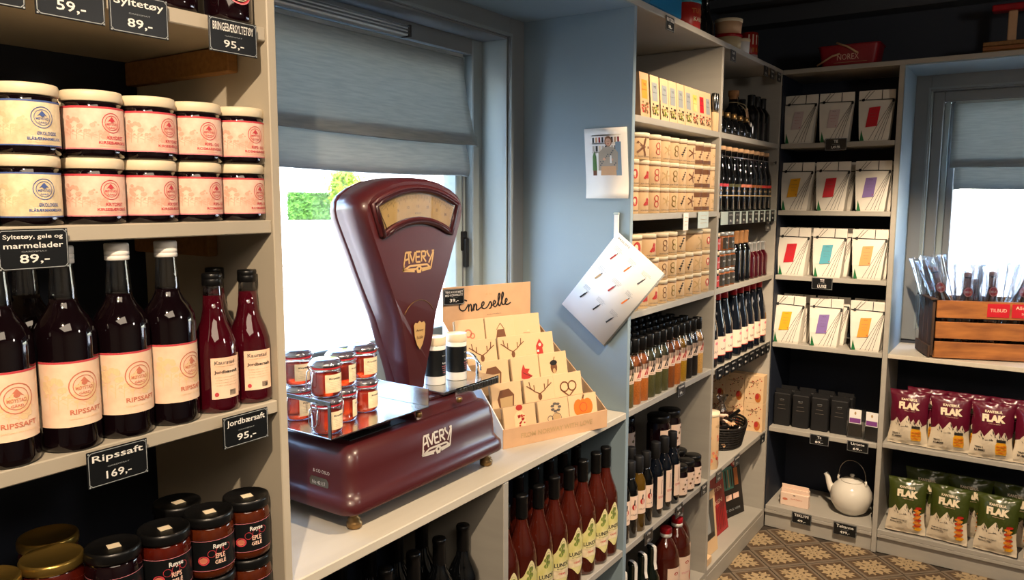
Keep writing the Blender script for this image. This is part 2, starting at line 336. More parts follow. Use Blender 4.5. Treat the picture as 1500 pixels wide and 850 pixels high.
h.box(-.012, .018, -.40, -.392, -.002, .028, 'black_cap', .001)
hr = h.build('head_rail', b); hr.location = (.022, .13, 1.914)
b = blind('roman_blind', 'grey-blue linen roman blind at the window above the wooden crate', 1.22, 1.91, 1.64, 1.547)
b.rotation_euler = (0, 0, -PI/2); b.location = (.622, .385, 0)
for ch in b.children:
    for v in ch.data.vertices: v.co.y = -v.co.y
# fabric profile grows toward the room: local +x maps to -y of the room here, mirrored length runs to +x

# ------------------------------------------------------------ shelving
def unit(name, label): return root(name, label, 'shelving')
def board(par, nm, x0, x1, y0, y1, z0, z1, m='paint', c=.0015): return MB().box(x0, x1, y0, y1, z0, z1, m, c).build(nm, par)
BK = -.355
# left unit
u = unit('shelf_unit', 'grey painted wall shelves at the left edge with jam jars and juice bottles')
board(u, 'side_panel', BK, 0, -2.7086, -2.693, 0, 2.3, 'paint_edge')
MB().box(-.369, BK-.001, -3.6, -2.693, 0, 2.3, 'navy').build('back_panel', u)
for z in (1.75, 1.466, 1.185, .845, .45, .1): board(u, 'shelf', BK, -.004, -3.6, -2.709, z-.02, z, 'paint_edge')
board(u, 'shelf_batten', BK, -.07, -2.728, -2.709, 1.69, 1.729, 'raw_wood', .002)
board(u, 'shelf_batten', BK, -.14, -2.728, -2.709, 1.405, 1.445, 'raw_wood', .002)
board(u, 'plinth', -.03, -.008, -3.6, -2.709, 0, .08)
# worktop
wt = MB().box(-.37, .001, -2.6925, -1.4705, .858, .878, 'worktop', .002).build('worktop'); tag(wt, 'long grey worktop under the window carrying the weighing scale', 'worktop')
# low unit under the worktop
u = unit('shelf_unit', 'low grey shelves below the worktop holding wine and cider bottles')
MB().box(-.369, BK-.001, -2.692, -1.471, 0, .857, 'navy').build('back_panel', u)
board(u, 'divider', BK, 0, -2.095, -2.075, .085, .857)
for a, b_ in ((-2.692, -2.096), (-2.074, -1.471)):
    board(u, 'shelf', BK, -.001, a, b_, .435, .455); board(u, 'shelf', BK, -.001, a, b_, .065, .085)
board(u, 'plinth', -.02, 0, -2.692, -1.471, 0, .064)
# column A
u = unit('shelf_unit', 'tall grey shelves right of the window with tins, spice bottles and tea packets')
MB().box(-.37, 0, -1.4695, -1.451, 0, 2.03, 'panel_daylit', .0015).build('side_panel', u)
MB().box(-.369, BK-.001, -1.45, -.7567, 0, 2.03, 'navy').build('back_panel', u)
for z in (1.736, 1.456, 1.17, .878, .455, .085): board(u, 'shelf', BK, -.001, -1.45, -.7567, z-.02, z)
board(u, 'side_panel', BK, 0, -.7562, -.738, 0, 2.03)
board(u, 'plinth', -.03, 0, -1.45, -.757, 0, .064)
MB().box(BK, -.12, -.776, -.757, 1.676, 1.715, 'raw_wood').build('shelf_batten', u)
# column B
u = unit('shelf_unit', 'tall grey corner shelves with dark bottles, wine and a wicker basket')
MB().box(-.369, BK-.001, -.7375, -.02, 0, 2.03, 'navy').build('back_panel', u)
for z in (1.736, 1.45, 1.17, .87, .462, .087): board(u, 'shelf', BK, -.001, -.7375, -.0185, z-.02, z)
board(u, 'side_panel', BK, 0, -.018, 0, 0, 2.03)
board(u, 'plinth', -.025, 0, -.7375, -.018, 0, .066)
# long top board over window niche and columns
tb = unit('top_board', 'long grey board running over the window niche and the tall shelves')
tag(tb, cat='shelf')
MB().box(-.37, .001, -2.6925, .33, 2.031, 2.05, 'paint', .0015).build('board', tb)
MB().box(-.365, 0, -2.692, -1.471, 2.0255, 2.0305, 'panel_daylit').build('lining', tb)
# tea unit (back wall)
u = unit('shelf_unit', 'grey shelves on the back wall with white tea pouches and a teapot')
MB().box(.001, .4755, .320, .333, 0, 2.03, 'navy').build('back_panel', u)
MB().box(.001, .004, .002, .319, .085, 2.03, 'navy').build('side_lining', u)
for z in (1.737, 1.45, 1.166, .863, .474, .105): board(u, 'shelf', .005, .4545, 0, .319, z-.02, z)
board(u, 'side_panel', .4555, .4755, 0, .319, .0, 2.03)
board(u, 'plinth', .001, .4545, .012, .03, 0, .084)
board(u, 'nosing', .001, .4545, .0, .011, .070, .0845)
MB().box(.001, 1.97, 0, .334, 2.031, 2.05, 'paint', .0015).build('top_panel', u)
# window unit (back wall)
u = unit('shelf_unit', 'grey shelves under the back window with crisp bags')
MB().box(.4765, 1.95, .320, .324, 0, .845, 'navy').build('back_panel', u)
board(u, 'shelf', .4765, 1.95, 0, .319, .464, .484); board(u, 'shelf', .4765, 1.95, 0, .319, .085, .105)
board(u, 'plinth', .4765, 1.95, .012, .03, 0, .084); board(u, 'nosing', .4765, 1.95, .0, .011, .070, .0845); board(u, 'side_panel', 1.951, 1.97, 0, .319, 0, 2.03)
MB().box(.4762, .4785, .0, .333, .865, 2.03, 'panel_daylit').build('side_lining', u)
MB().box(.479, 1.95, .002, .333, 2.0255, 2.0305, 'panel_daylit').build('top_lining', u)
w_ = MB().box(.4765, 1.9505, -.001, .325, .8455, .864, 'worktop', .0015).build('worktop'); tag(w_, 'grey window-side worktop under the wooden crate', 'worktop')
# ------------------------------------------------------------ outside the left window
struct(MB().box(-140, -.8, -80, 140, -.4, -.3, 'asphalt').box(-.8, 30, .8, 80, -.4, -.3, 'asphalt'), 'ground')
def along(p, ang, L, wd, z0, z1, m, nm, label, cat):
    o = MB().box(-L/2, L/2, -wd/2, wd/2, z0, z1, m, .02).build(nm); o.location = (p[0], p[1], 0); o.rotation_euler = (0, 0, ang); return tag(o, label, cat)
ang = 49*D2R
along((-28.1, 21.7), ang, 30, .3, -.299, -.17, 'kerb', 'kerb', 'pale stone kerb nearest the hedge across the street', 'kerb')
along((-15.0, 10.3), ang, 22, .22, -.299, -.19, 'kerb', 'kerb', 'pale stone kerb halfway across the sunlit yard', 'kerb')
along((-10.8, 6.7), ang, 16, .25, -.299, -.21, 'kerb', 'kerb', 'pale stone kerb nearest the window outside', 'kerb')
def bush(nm, loc, sx, sy, sz, n, m, label, cat, trunk=None):
    r = root(nm, label, cat, loc, ang)
    rnd = random.Random(3); mb = MB()
    for i in range(n):
        p = Vector((rnd.uniform(-1, 1)*sx, rnd.uniform(-1, 1)*sy, rnd.uniform(0, 1)*sz))
        if trunk:
            p = Vector((rnd.gauss(0, .45)*sx, rnd.gauss(0, .45)*sy, trunk+sz*.5+rnd.gauss(0, .3)*sz))
        s_ = .22; q = Matrix.Rotation(rnd.uniform(0, 6), 3, Vector((rnd.random(), rnd.random(), rnd.random()+.1)))
        mb.add([p+q@Vector(v)*s_ for v in ((-1, 0, 0), (0, -.5, .1), (1, 0, 0), (0, .5, .1))], [(0, 1, 2, 3)], m)
    o = mb.build('foliage', r); o['kind'] = 'stuff'
    if trunk: MB().lathe([(.16, 0), (.11, trunk+sz*.4)], 'crate_dark', 8).build('trunk', r)
    else: MB().box(-sx*.95, sx*.95, -sy*.8, sy*.8, 0, sz*.92, m, .1).build('core', r)
    return r
bush('hedge', (-48.6, 39.8, -.3), 1.7, .7, 2.15, 2600, 'hedge', 'clipped green hedge in front of the white house outside', 'hedge')
bush('street_tree', (-43.5, 38.9, -.3), 1.0, 1.0, 2.6, 3500, 'tree_leaf', 'yellow-green tree seen just left of the scale head outside', 'tree', trunk=.8)
hs_ = root('house', 'white house with a brown door across the street', 'house', (-62, 52, -.3), ang)
MB().box(-14, 14, -4, 4, 0, 6.5, 'house_white').build('wall', hs_)
rf = MB(); rf.prism([(-4.6, 6.5), (4.6, 6.5), (0, 9)], -14.5, 14.5, 'kerb').build('roof', hs_)
for xx in (-6.5, -1.6, 2.6, 7):
    w0 = MB().box(xx-.7, xx+.7, -4.06, -4, 1.6, 3.3, 'house_dark', .01).build('window', hs_)
    MB().box(xx-.8, xx+.8, -4.09, -4.06, 2.4, 2.48, 'house_white').box(xx-.04, xx+.04, -4.09, -4.06, 1.6, 3.3, 'house_white').build('window_bar', w0)
MB().box(-4.3, -3.3, -4.06, -4, .1, 2.9, 'door_brown', .01).build('house_door', hs_)
# ------------------------------------------------------------ price signs
def sign(lines, price, loc, rz=0, w_=.079, h=.047, tilt=0, label='', group=None, roll=0, mat_='sign_black'):
    r = root('price_sign', label, 'price sign', loc, rz, group); r.rotation_euler = (roll, tilt, rz)
    p = MB().box(-.001, .0008, -w_/2, w_/2, -h/2, h/2, mat_, .0006)
    f = flat(.0009); n = .0035; a, b = w_/2-.0018, h/2-.0018
    pts = [(-a+n, -b), (a-n, -b), (a, -b+n), (a, b-n), (a-n, b), (-a+n, b), (-a, b-n), (-a, -b+n)]
    p.build('plate', r)
    q = MB()
    for i in range(8): q.line(pts[i], pts[(i+1) % 8], .0009, f, 'sign_line', .0003)
    for sx in (-1, 1):
        for sz in (-1, 1): q.disc(sx*(a-.0003), sz*(b-.0003), .0012, .0012, f, 'sign_line', 8, .0003)
    q.build('border', r)
    t = MB(); k = len(lines)
    if price:
        pw = min(w_*.42, .0075*len(price)*w_/.079*1.15)
        t.text(price, 0, -h*.24, pw, f, 'sign_white', h=h*.25, bold=.012, off=.0003)
    zs = [h*.25] if k == 1 else [h*.30, h*.10]
    for s_, z in zip(lines[:2], zs): t.text(s_, 0, z, min(w_*.84, len(s_)*w_*.105), f, 'sign_white', h=h*(.24 if k == 1 else .14), bold=.01, off=.0003)
    t.text('GARDSMAT', 0, h*.0 if k == 1 else -h*.05, w_*.36, f, 'sign_line', h=h*.035, off=.0003)
    t.build('lettering', r); return r
SX = .007
sign(['Syltetøy'], '89,-', (SX, -2.911, 1.728), w_=.078, h=.05, label='black price sign reading Syltetøy 89 on the topmost shelf edge at left')
sign(['BRINGEBÆRSYLTETØY'], '95,-', (SX, -2.773, 1.724), label='black price sign reading Bringebærsyltetøy 95 beside the left shelf post')
sign(['Syltetøy'], '59,-', (SX, -2.995, 1.734), w_=.08, h=.055, label='black price sign reading 59 cut off by the top of the photo')
sign(['Gele'], '59,-', (SX, -3.085, 1.736), w_=.08, h=.055, label='black price sign in the top left corner of the photo')
sign(['Syltetøy, gele og', 'marmelader'], '89,-', (SX, -3.054, 1.440), w_=.077, h=.047, label='black price sign reading Syltetøy, gele og marmelader below the jam jars')
sign(['Ripssaft'], '169,-', (SX, -2.971, 1.1605), label='black price sign reading Ripssaft 169 under the tall juice bottles')
sign(['Jordbærsaft'], '95,-', (SX, -2.777, 1.159), label='black price sign reading Jordbærsaft 95 under the small juice bottles')

# ------------------------------------------------------------ jars and bottles, left unit
def emblem(m, cu, cv, r, mp, c):
    m.ring(cu, cv, r, r*.07, mp, c); m.ring(cu, cv, r*.74, r*.05, mp, c)
    m.text('MØYSTAD', cu, cv-r*.12, r*1.15, mp, c, h=r*.24, bold=.01); m.text('GÅRD', cu, cv-r*.45, r*.75, mp, c, h=r*.22, bold=.01)
    m.poly([(cu-r*.45, cv+r*.1), (cu, cv+r*.62), (cu+r*.45, cv+r*.1), (cu, cv+r*.3)], mp, c)
    m.disc(cu, cv+r*.22, r*.2, r*.16, mp, c, 10, .0009)
def scenery(m, u0, u1, v0, v1, mp, c):      # faint farm landscape printed behind the text
    rnd = random.Random(5)
    H = v1-v0
    for i in range(34):
        t = rnd.random(); u = u0+(u1-u0)*t; v = v0+H*(.15+.45*rnd.random()+.25*(1-t)); h = H*rnd.uniform(.03, .09)
        m.disc(u, v, h*1.2, h, mp, c, 6, .0005)
    for i in range(6):
        u = u0+(u1-u0)*(i+.5)/6; h = H*(.5-.05*i); m.line((u, v0+H*.1), (u+.001, v0+h), .0008, mp, c, .0005)
        for q in range(4): m.line((u, v0+h*(.5+.12*q)), (u+(.006 if q % 2 else -.006), v0+h*(.68+.12*q)), .0006, mp, c, .0005)
mat('faint_rose', 'e2ab94', .6); mat('faint_tan', 'd9c49c', .6); mat('faint_peach', 'efcb9c', .6)
JAM = dict(blue=('ØKOLOGISK', 'BLÅBÆRMARMELADE', 'print_blue', 'label_cream', 'faint_tan', 'bright'), cherry=('KRYDRET', 'KIRSEBÆRGELÉ', 'print_red', 'label_pink', 'faint_rose', ''), rose=('RIPS- OG', 'ROSMARINGELÉ', 'print_red', 'label_pink', 'faint_rose', ''))
def jam(kind):
    a, b, c, lm, fm, _ = JAM[kind]
    def f():
        r = root('jam_jar')
        MB().lathe([(.033, 0), (.0355, .002), (.0358, .008), (.0358, .060), (.0345, .066), (.033, .070)], 'blackcurrant', 28).build('jar_glass', r)
        MB().lathe([(.0352, .069), (.0362, .070), (.0362, .079), (.0350, .082), (.0335, .0826)], 'cream', 28).build('lid', r)
        R = .0359; mp = cyl(R); m = MB(); u0, u1 = -1.75*R, .98*R
        m.patch(u0, u1, .010, .0625, mp, lm, 22, 1, .0002)
        m.patch(u0, u1, .0600, .0625, mp, c if c != 'print_blue' else 'print_rose', 22, 1, .0004) if kind != 'blue' else m.patch(u0, u1, .0605, .0625, mp, 'print_blue', 22, 1, .0004)
        m.patch(u0, u1, .0100, .0115, mp, 'print_rose' if kind != 'blue' else 'print_blue', 22, 1, .0004)
        scenery(m, u0*.8, 0, .018, .055, mp, fm)
        emblem(m, .004, .043, .0125, mp, c)
        m.text(a, .009, .0248, .024, mp, c, h=.0042, bold=.02); m.text(b, .007, .0190, .040, mp, c, h=.0044, bold=.02)
        m.text('GARDSMAT FRA MØYSTAD', .007, .0145, .038, mp, fm, h=.0018)
        m.build('label', r); return r
    return f
kinds = ['blue', 'cherry', 'cherry', 'rose', 'rose']; jy = [-3.031, -2.9515, -2.879, -2.807, -2.734]
wh = ['Økologisk blåbær jam jar', 'krydret kirsebær jam jar', 'krydret kirsebær jam jar', 'rips og rosmarin jam jar', 'rips og rosmarin jam jar']
pos = ['leftmost full jar', 'second from the left', 'middle jar', 'second from the shelf post', 'nearest the shelf post']
rots = [(0, 0), (.12, 0), (.28, .35), (-.12, .3), (.0, .3)]
for row, z in ((1, 1.466), (0, 1.549)):
    for i, (k, y) in enumerate(zip(kinds, jy)):
        put('jam_'+k, jam(k), (-.0400+random.uniform(-.002, .002), y+.003*(1-row)-.004, z), rots[i][row]*.8-.05, f'{wh[i]} with cream lid, {"lower" if row else "upper"} row, {pos[i]}', 'jar', 'jam jars in two rows')
for k in range(2): put('jam_blue', jam('blue'), (-.04, -3.108, 1.466+.083*k), 0, f'jam jar cut off by the left edge of the photo, {"upper" if k else "lower"} row', 'jar', 'jam jars in two rows')
for i, y in enumerate(jy+[-3.108]):
    for k in range(2): put('jam_rose', jam('rose'), (-.118, y+.01, 1.466+.083*k), .1, 'dark jam jar in the back rows behind the labelled jam jars', 'jar', 'back jam jars')

def saft():
    r = root('juice_bottle')
    MB().lathe([(.030, 0), (.0345, .003), (.035, .010), (.035, .142), (.0335, .153), (.028, .165), (.0205, .175), (.0165, .184), (.0155, .190)], 'blackcurrant', 28).build('bottle_body', r)
    MB().lathe([(.0158, .1895), (.0150, .205), (.0135, .225), (.0130, .238)], 'bottle_glass', 22, cap0=False, cap1=False).lathe([(.0150, .186), (.0110, .1895), (0, .190)], 'syrup_red', 16).build('bottle_neck', r)
    c = MB().lathe([(.0140, .233), (.0150, .2335), (.0150, .2385), (.0142, .239), (.0150, .2395), (.0150, .2445), (.0142, .245), (.0150, .2455), (.0150, .2535), (.0140, .255)], 'white', 24); c.build('cap', r)
    R = .0351; mp = cyl(R); m = MB(); u0, u1 = -1.55*R, .98*R
    m.patch(u0, u1, .033, .115, mp, 'lab_saft', 24, 1, .0002); m.patch(u0, u1, .1125, .115, mp, 'print_red', 24, 1, .0004)
    scenery(m, u0*.8, .5*R, .05, .105, mp, 'faint_peach')
    emblem(m, .002, .083, .0185, mp, 'print_peach')
    m.text('RIPSSAFT', .004, .0515, .040, mp, 'print_peach', h=.0062, bold=.02); m.text('GARDSMAT FRA MØYSTAD', .003, .043, .040, mp, 'faint_peach', h=.002)
    m.build('label', r); return r
sy = [-3.080, -3.005, -2.934, -2.865]
for i, y in enumerate(sy):
    put('saft', saft, (-.036, y, 1.185), [-.06, .0, .0, .22][i], ['Ripssaft juice bottle at the left edge of the photo', 'Ripssaft juice bottle second from the left edge', 'Ripssaft juice bottle third from the left, white ridged cap', 'Ripssaft juice bottle beside the small strawberry bottles'][i], 'bottle', 'tall Ripssaft bottles')
put('saft', saft, (-.118, -3.012, 1.185), .5, 'juice bottle standing in the back row, label hidden', 'bottle', 'tall Ripssaft bottles')
def jord():
    r = root('juice_bottle')
    MB().lathe([(.028, 0), (.0325, .003), (.033, .010), (.033, .085), (.031, .100), (.0255, .117), (.0185, .133), (.0150, .150), (.0135, .172)], 'syrup_red', 26).build('bottle_body', r)
    MB().lathe([(.0135, .172), (.0125, .190)], 'bottle_glass', 20, cap0=False, cap1=False).build('bottle_neck', r)
    MB().lathe([(.0135, .186), (.0145, .187), (.0145, .196), (.0142, .1965), (.0145, .197), (.0145, .203), (.0135, .2045)], 'black_cap', 22).build('cap', r)
    R = .0331; mp = cyl(R); m = MB(); u0, u1 = -.30*R, 1.05*R; c = (u0+u1)/2
    m.patch(u0, u1, .022, .083, mp, 'lab_saft', 14, 1, .0002)
    m.text('Kaurstad', c-.002, .076, .030, mp, 'print_grey', h=.0055, bold=.01); m.text('Jordbærsaft', c, .0615, .036, mp, 'print_black', h=.006, bold=.02)
    m.text('hjemmelaget saft fra gården', c, .0705, .032, mp, 'print_tan', h=.0018)
    for k in range(4): m.text('jordbær sukker vann sitron', c, .054-k*.004, .034-.003*(k % 2), mp, 'print_tan', h=.0017)
    m.disc(u0+.007, .029, .003, .0032, mp, 'print_red', 10)
    for k in range(8): m.line((c+.004+k*.0013, .026), (c+.004+k*.0013, .034), .0007, mp, 'print_black')
    m.build('label', r); return r
put('jord', jord, (-.038, -2.793, 1.185), -.50, 'small red Jordbærsaft bottle left of the pair, black cap', 'bottle', 'strawberry juice bottles')
put('jord', jord, (-.042, -2.729, 1.185), -.60, 'small red Jordbærsaft bottle beside the shelf post, black cap', 'bottle', 'strawberry juice bottles')
put('jord', jord, (-.115, -2.735, 1.185), .3, 'small red juice bottle standing behind the Jordbærsaft pair', 'bottle', 'strawberry juice bottles')

# top shelf: three big jars whose feet show
def topjar():
    r = root('jam_jar')
    MB().lathe([(.028, 0), (.033, .003), (.0335, .012), (.0335, .095), (.030, .105)], 'syrup_dark', 26).build('jar_glass', r)
    MB().lathe([(.030, .105), (.0318, .106), (.0318, .12), (.030, .121)], 'black_cap', 24).build('lid', r)
    mp = cyl(.0336); m = MB(); m.disc(0, .045, .021, .019, mp, 'print_red', 24, .0004); m.ring(0, .045, .021, .0016, mp, 'print_rose', 24, .0007); m.ring(0, .045, .0165, .0012, mp, 'label_cream', 24, .0008)
    m.text('GARD', 0, .041, .018, mp, 'label_cream', h=.006, off=.001); m.build('label', r); return r
put('topjar', topjar, (-.036, -2.748, 1.75), -.1, 'dark jam jar with a red round emblem on the topmost left shelf', 'jar', 'jars on the topmost left shelf')
put('topjar', topjar, (-.040, -2.835, 1.75), 1.3, 'dark jar beside the red emblem jar on the topmost left shelf', 'jar', 'jars on the topmost left shelf')
put('topjar', topjar, (-.040, -2.915, 1.75), 1.4, 'dark jar above the Syltetøy 89 sign on the topmost left shelf', 'jar', 'jars on the topmost left shelf')

# bottom of left unit
def gele(kind):
    body = {'rips': 'jelly_red', 'eple': 'jelly_amber', 'dark': 'syrup_dark'}[kind]
    def f():
        r = root('jelly_jar')
        MB().lathe([(.031, 0), (.0355, .003), (.0368, .010), (.0368, .070), (.0350, .078), (.0330, .083)], body, 26).build('jar_glass', r)
        MB().lathe([(.0340, .0825), (.0368, .083), (.0372, .086), (.0372, .094), (.0362, .0985), (.0345, .099), (.0335, .0978), (0, .0975)], 'black_cap', 28).build('lid', r)
        mp = cyl(.0369); R = .0369; m = MB(); m.patch(-2.2*R, 1.45*R, .014, .064, mp, 'sign_black', 26, 1, .0003)
        m.patch(-2.2*R, 1.45*R, .0625, .0632, mp, 'print_rose', 26, 1, .0005); m.patch(-2.2*R, 1.45*R, .0148, .0155, mp, 'print_rose', 26, 1, .0005)
        m.text('Røyse', .004, .0525, .021, mp, 'sign_white', h=.0095, bold=.02, slant=.003)
        if kind != 'dark': m.text({'rips': 'RIPS', 'eple': 'EPLE'}[kind], .004, .0375, .015, mp, 'label_pink', h=.0075, bold=.02)
        m.text('GELÉ', .004, .0285, .017, mp, 'label_pink', h=.0078, bold=.02)
        m.disc(-.021, .032, .0085, .0075, mp, 'print_red', 16); m.disc(-.021, .032, .006, .005, mp, 'print_peach', 12, .0008)
        for k in range(3):
            a = k*1.1; m.ring(-.009+.012*k, .042+.003*k, .006, .0006, mp, 'print_red', 14, .0006)
        m.build('label', r)
        s_ = MB(); s_.box(-.004, .012, -.008, .009, .0976, .0981, 'cream', .0002).build('sticker', r); return r
    return f
def goldjar():
    r = root('honey_jar')
    MB().lathe([(.030, 0), (.0345, .003), (.0355, .012), (.0355, .062), (.0340, .070), (.0330, .074)], 'jelly_red', 26).build('jar_glass', r)
    MB().lathe([(.0345, .073), (.0355, .0735), (.036, .076), (.036, .083), (.0345, .086), (.0330, .0862), (.0320, .085), (0, .085)], 'gold', 28).build('lid', r)
    mp = cyl(.0357); m = MB(); m.patch(-1.0*.0357, .8*.0357, .012, .050, mp, 'sign_black', 14, 1, .0003); m.text('GELÉ', 0, .036, .03, mp, 'label_pink', h=.009, bold=.02); m.build('label', r); return r
Z0 = .845
G = 'black-lidded jelly jars on the lowest left shelf'
for (k, x, y, n, lab, rz) in (('eple', -.044, -2.745, 2, 'Eple gelé jar against the shelf post', -.05), ('eple', -.038, -2.816, 2, 'Eple gelé jar between the post stack and the Rips gelé', .0),
                          ('rips', -.038, -2.888, 2, 'Rips gelé jar left of the amber Eple gelé jars', .05), ('dark', -.109, -2.822, 2, 'jelly jar standing behind the Eple gelé and Rips gelé jars', .2)):
    for j in range(n): put('gele_'+k, gele(k), (x, y, Z0+.0948*j), rz+.1*j-.38, f'{lab}, {"upper" if j else "lower"} of its stack', 'jar', G, scale=.95)
for j in range(2): put('gele_dark', gele('dark'), (-.042, -2.959, Z0+.0948*j), -.3, f'dark jelly jar with a sticker right of the gold lids, {"upper" if j else "lower"} of two', 'jar', G, scale=.95)
G = 'gold-lidded jars on the lowest left shelf'
for (x, y, t, lab) in ((-.155, -2.990, -.2, 'gold-lidded jar with a price sticker at the back'), (-.085, -3.018, 0, 'gold-lidded jar in the middle without sticker'), (-.085, -3.096, 0, 'gold-lidded jar cut by the photo corner')):
    put('gold', goldjar, (x, y, Z0+.0928), t, lab+', upper layer', 'jar', G, scale=1.07)
    put('gold', goldjar, (x, y, Z0), t, lab+', lower layer', 'jar', G, scale=1.07)

# ------------------------------------------------------------ weighing scale
def rrect(x0, x1, y0, y1, r, k=4):
    p = []
    for cx, cy, a in ((x1-r, y0+r, -PI/2), (x1-r, y1-r, 0), (x0+r, y1-r, PI/2), (x0+r, y0+r, PI)):
        for i in range(k+1): t = a+PI/2*i/k; p.append((cx+r*cos(t), cy+r*sin(t)))
    return p
def loft(m, rings, mt, cap=True):
    n = len(rings[0][0]); vs = [(x, y, z) for pts, z in rings for x, y in pts]
    fs = [(j*n+i, j*n+(i+1) % n, (j+1)*n+(i+1) % n, (j+1)*n+i) for j in range(len(rings)-1) for i in range(n)]
    m.add(vs, fs, mt, True)
    if cap: m.add([(x, y, rings[0][1]) for x, y in rings[0][0]], [tuple(range(n))[::-1]], mt); m.add([(x, y, rings[-1][1]) for x, y in rings[-1][0]], [tuple(range(n))], mt)
SC = root('weighing_scale', 'old maroon enamel shop scale reading AVERY with a fan-shaped head', 'scale', (-.18, -2.28, .878))
def P(x, y, z): return (x+.18, y+2.28, z-.878)
ox, oy, oz = .18, 2.28, -.878
bx0, bx1, by0, by1 = -.335+ox, -.040+ox, -2.527+oy, -2.030+oy
b = MB(); R_ = [(.000, .917, .03), (-.002, .922, .032), (-.000, .938, .03), (.006, .946, .03), (.012, .956, .028), (.014, .990, .026), (.019, 1.020, .026), (.030, 1.035, .022), (.036, 1.037, .02)]
loft(b, [(rrect(bx0+i, bx1-i, by0+i, by1-i, r), z+oz) for i, z, r in R_], 'maroon'); b.build('base', SC)
t = MB(); loft(t, [(rrect(bx0+.05, bx1-.045, -.02, by1-.03, .03), 1.036+oz), (rrect(bx0+.055, bx1-.052, -.01, by1-.034, .03), 1.050+oz), (rrect(bx0+.06, bx1-.06, 0.0, by1-.045, .03), 1.054+oz)], 'maroon'); t.build('top_cover', SC)
MB().box(bx0+.06, bx1-.06, by0+.06, -.03, 1.0365+oz, 1.0385+oz, 'rubber').box(-.09, .07, by0+.12, -.06, 1.0386+oz, 1.062+oz, 'maroon_dark', .004).build('tray_support', SC)
MB().lathe([(.088, 0), (.090, .003), (.085, .010), (.060, .016)], 'maroon', 32, cx=-.045+.0, cy=.075, cz=1.050+oz).build('collar', SC)
for (x, y) in ((-.072, -2.487), (-.072, -2.065), (-.30, -2.487), (-.30, -2.065)):
    MB().lathe([(.010, 0), (.0145, .003), (.0148, .013), (.011, .016), (.0125, .019), (.008, .023), (.008, .030), (.011, .032), (.011, .040)], 'brass', 16, x+ox, y+oy, 0).build('foot', SC)
# head
def outline(sc=1.0, dz=0):
    half = [(.027, 1.062), (.029, 1.09), (.036, 1.125), (.048, 1.172), (.062, 1.235), (.084, 1.285), (.108, 1.335), (.128, 1.38), (.147, 1.42), (.163, 1.455), (.168, 1.475), (.165, 1.492), (.152, 1.507), (.125, 1.522), (.085, 1.536), (.04, 1.543)]
    p = [(y, z) for y, z in half]+[(0, 1.5445)]+[(-y, z) for y, z in half[::-1]]
    c = Vector((0, 1.36)); return [((y)*sc, c.y+(z-c.y)*(1-(1-sc)*.55)+dz) for y, z in p]
hy = -2.2+oy; n = len(outline())
def hring(x, sc): return [(x+ox+(max(0, 1.26-z)*.16 if x < -.2 else -max(0, 1.2-z)*.08), y+hy, z+oz) for y, z in outline(sc)]
h = MB(); rings = [(-.262, .88), (-.258, .94), (-.250, .975), (-.240, .99), (-.2330, .996), (-.2325, .988), (-.2305, .988), (-.230, .997), (-.182, 1.0), (-.170, .985), (-.160, .955), (-.155, .915)]
vs = [p for x, s_ in rings for p in hring(x, s_)]
h.add(vs, [(j*n+i, j*n+(i+1) % n, (j+1)*n+(i+1) % n, (j+1)*n+i) for j in range(len(rings)-1) for i in range(n)], 'maroon', True)
h.add(hring(*rings[0]), [tuple(range(n))], 'maroon'); h.add(hring(*rings[-1]), [tuple(range(n))[::-1]], 'maroon'); h.build('head', SC)
# dial window: arc sector
def arc(r, a0, a1, cz, k=14): return [(r*sin(a0+(a1-a0)*i/k), cz+r*cos(a0+(a1-a0)*i/k)) for i in range(k+1)]
cz = 1.245; A = .505
win = arc(.272, -A, A, cz)+arc(.205, A*1.10, -A*1.10, cz)
def hp(pts, x): return [(x+ox, y+hy-.002, z+oz) for y, z in pts]
rim = MB(); rim.tube(hp(win, -.151), .0065, 'maroon_dark', 8, close=True)
out = [(y*1.06, cz+(z-cz)*1.03-.002) for y, z in win]; rim.tube(hp(out, -.1535), .006, 'maroon', 8, close=True); rim.build('dial_rim', SC)
dl = MB(); dl.add(hp(win, -.1535), [tuple(range(len(win)))[::-1]], 'dial')
mp = lambda u, v, o: (-.1535+ox+o, u+hy-.002, v+oz)
for i in range(61):
    a = -A*.93+2*A*.93*i/60; r0 = .262; r1 = .254 if i % 5 else .248
    dl.line((r0*sin(a), cz+r0*cos(a)), (r1*sin(a), cz+r1*cos(a)), .0007, mp, 'print_black')
for i in range(7):
    a = -A*.8+2*A*.8*i/6; dl.text(str(i*5), .237*sin(a), cz+.237*cos(a), .008 if i > 1 else .005, mp, 'print_grey', h=.006)
dl.text('KILO', 0, cz+.222, .02, mp, 'print_grey', h=.004)
dl.build('dial', SC)
MB().tube([(-.1515+ox, hy-.10, 1.435+oz), (-.1515+ox, hy-.125, 1.478+oz)], .0008, 'print_black', 5).build('needle', SC)
MB().add(hp(win, -.1495), [tuple(range(len(win)))[::-1]], 'dial_glass').build('dial_glass', SC)
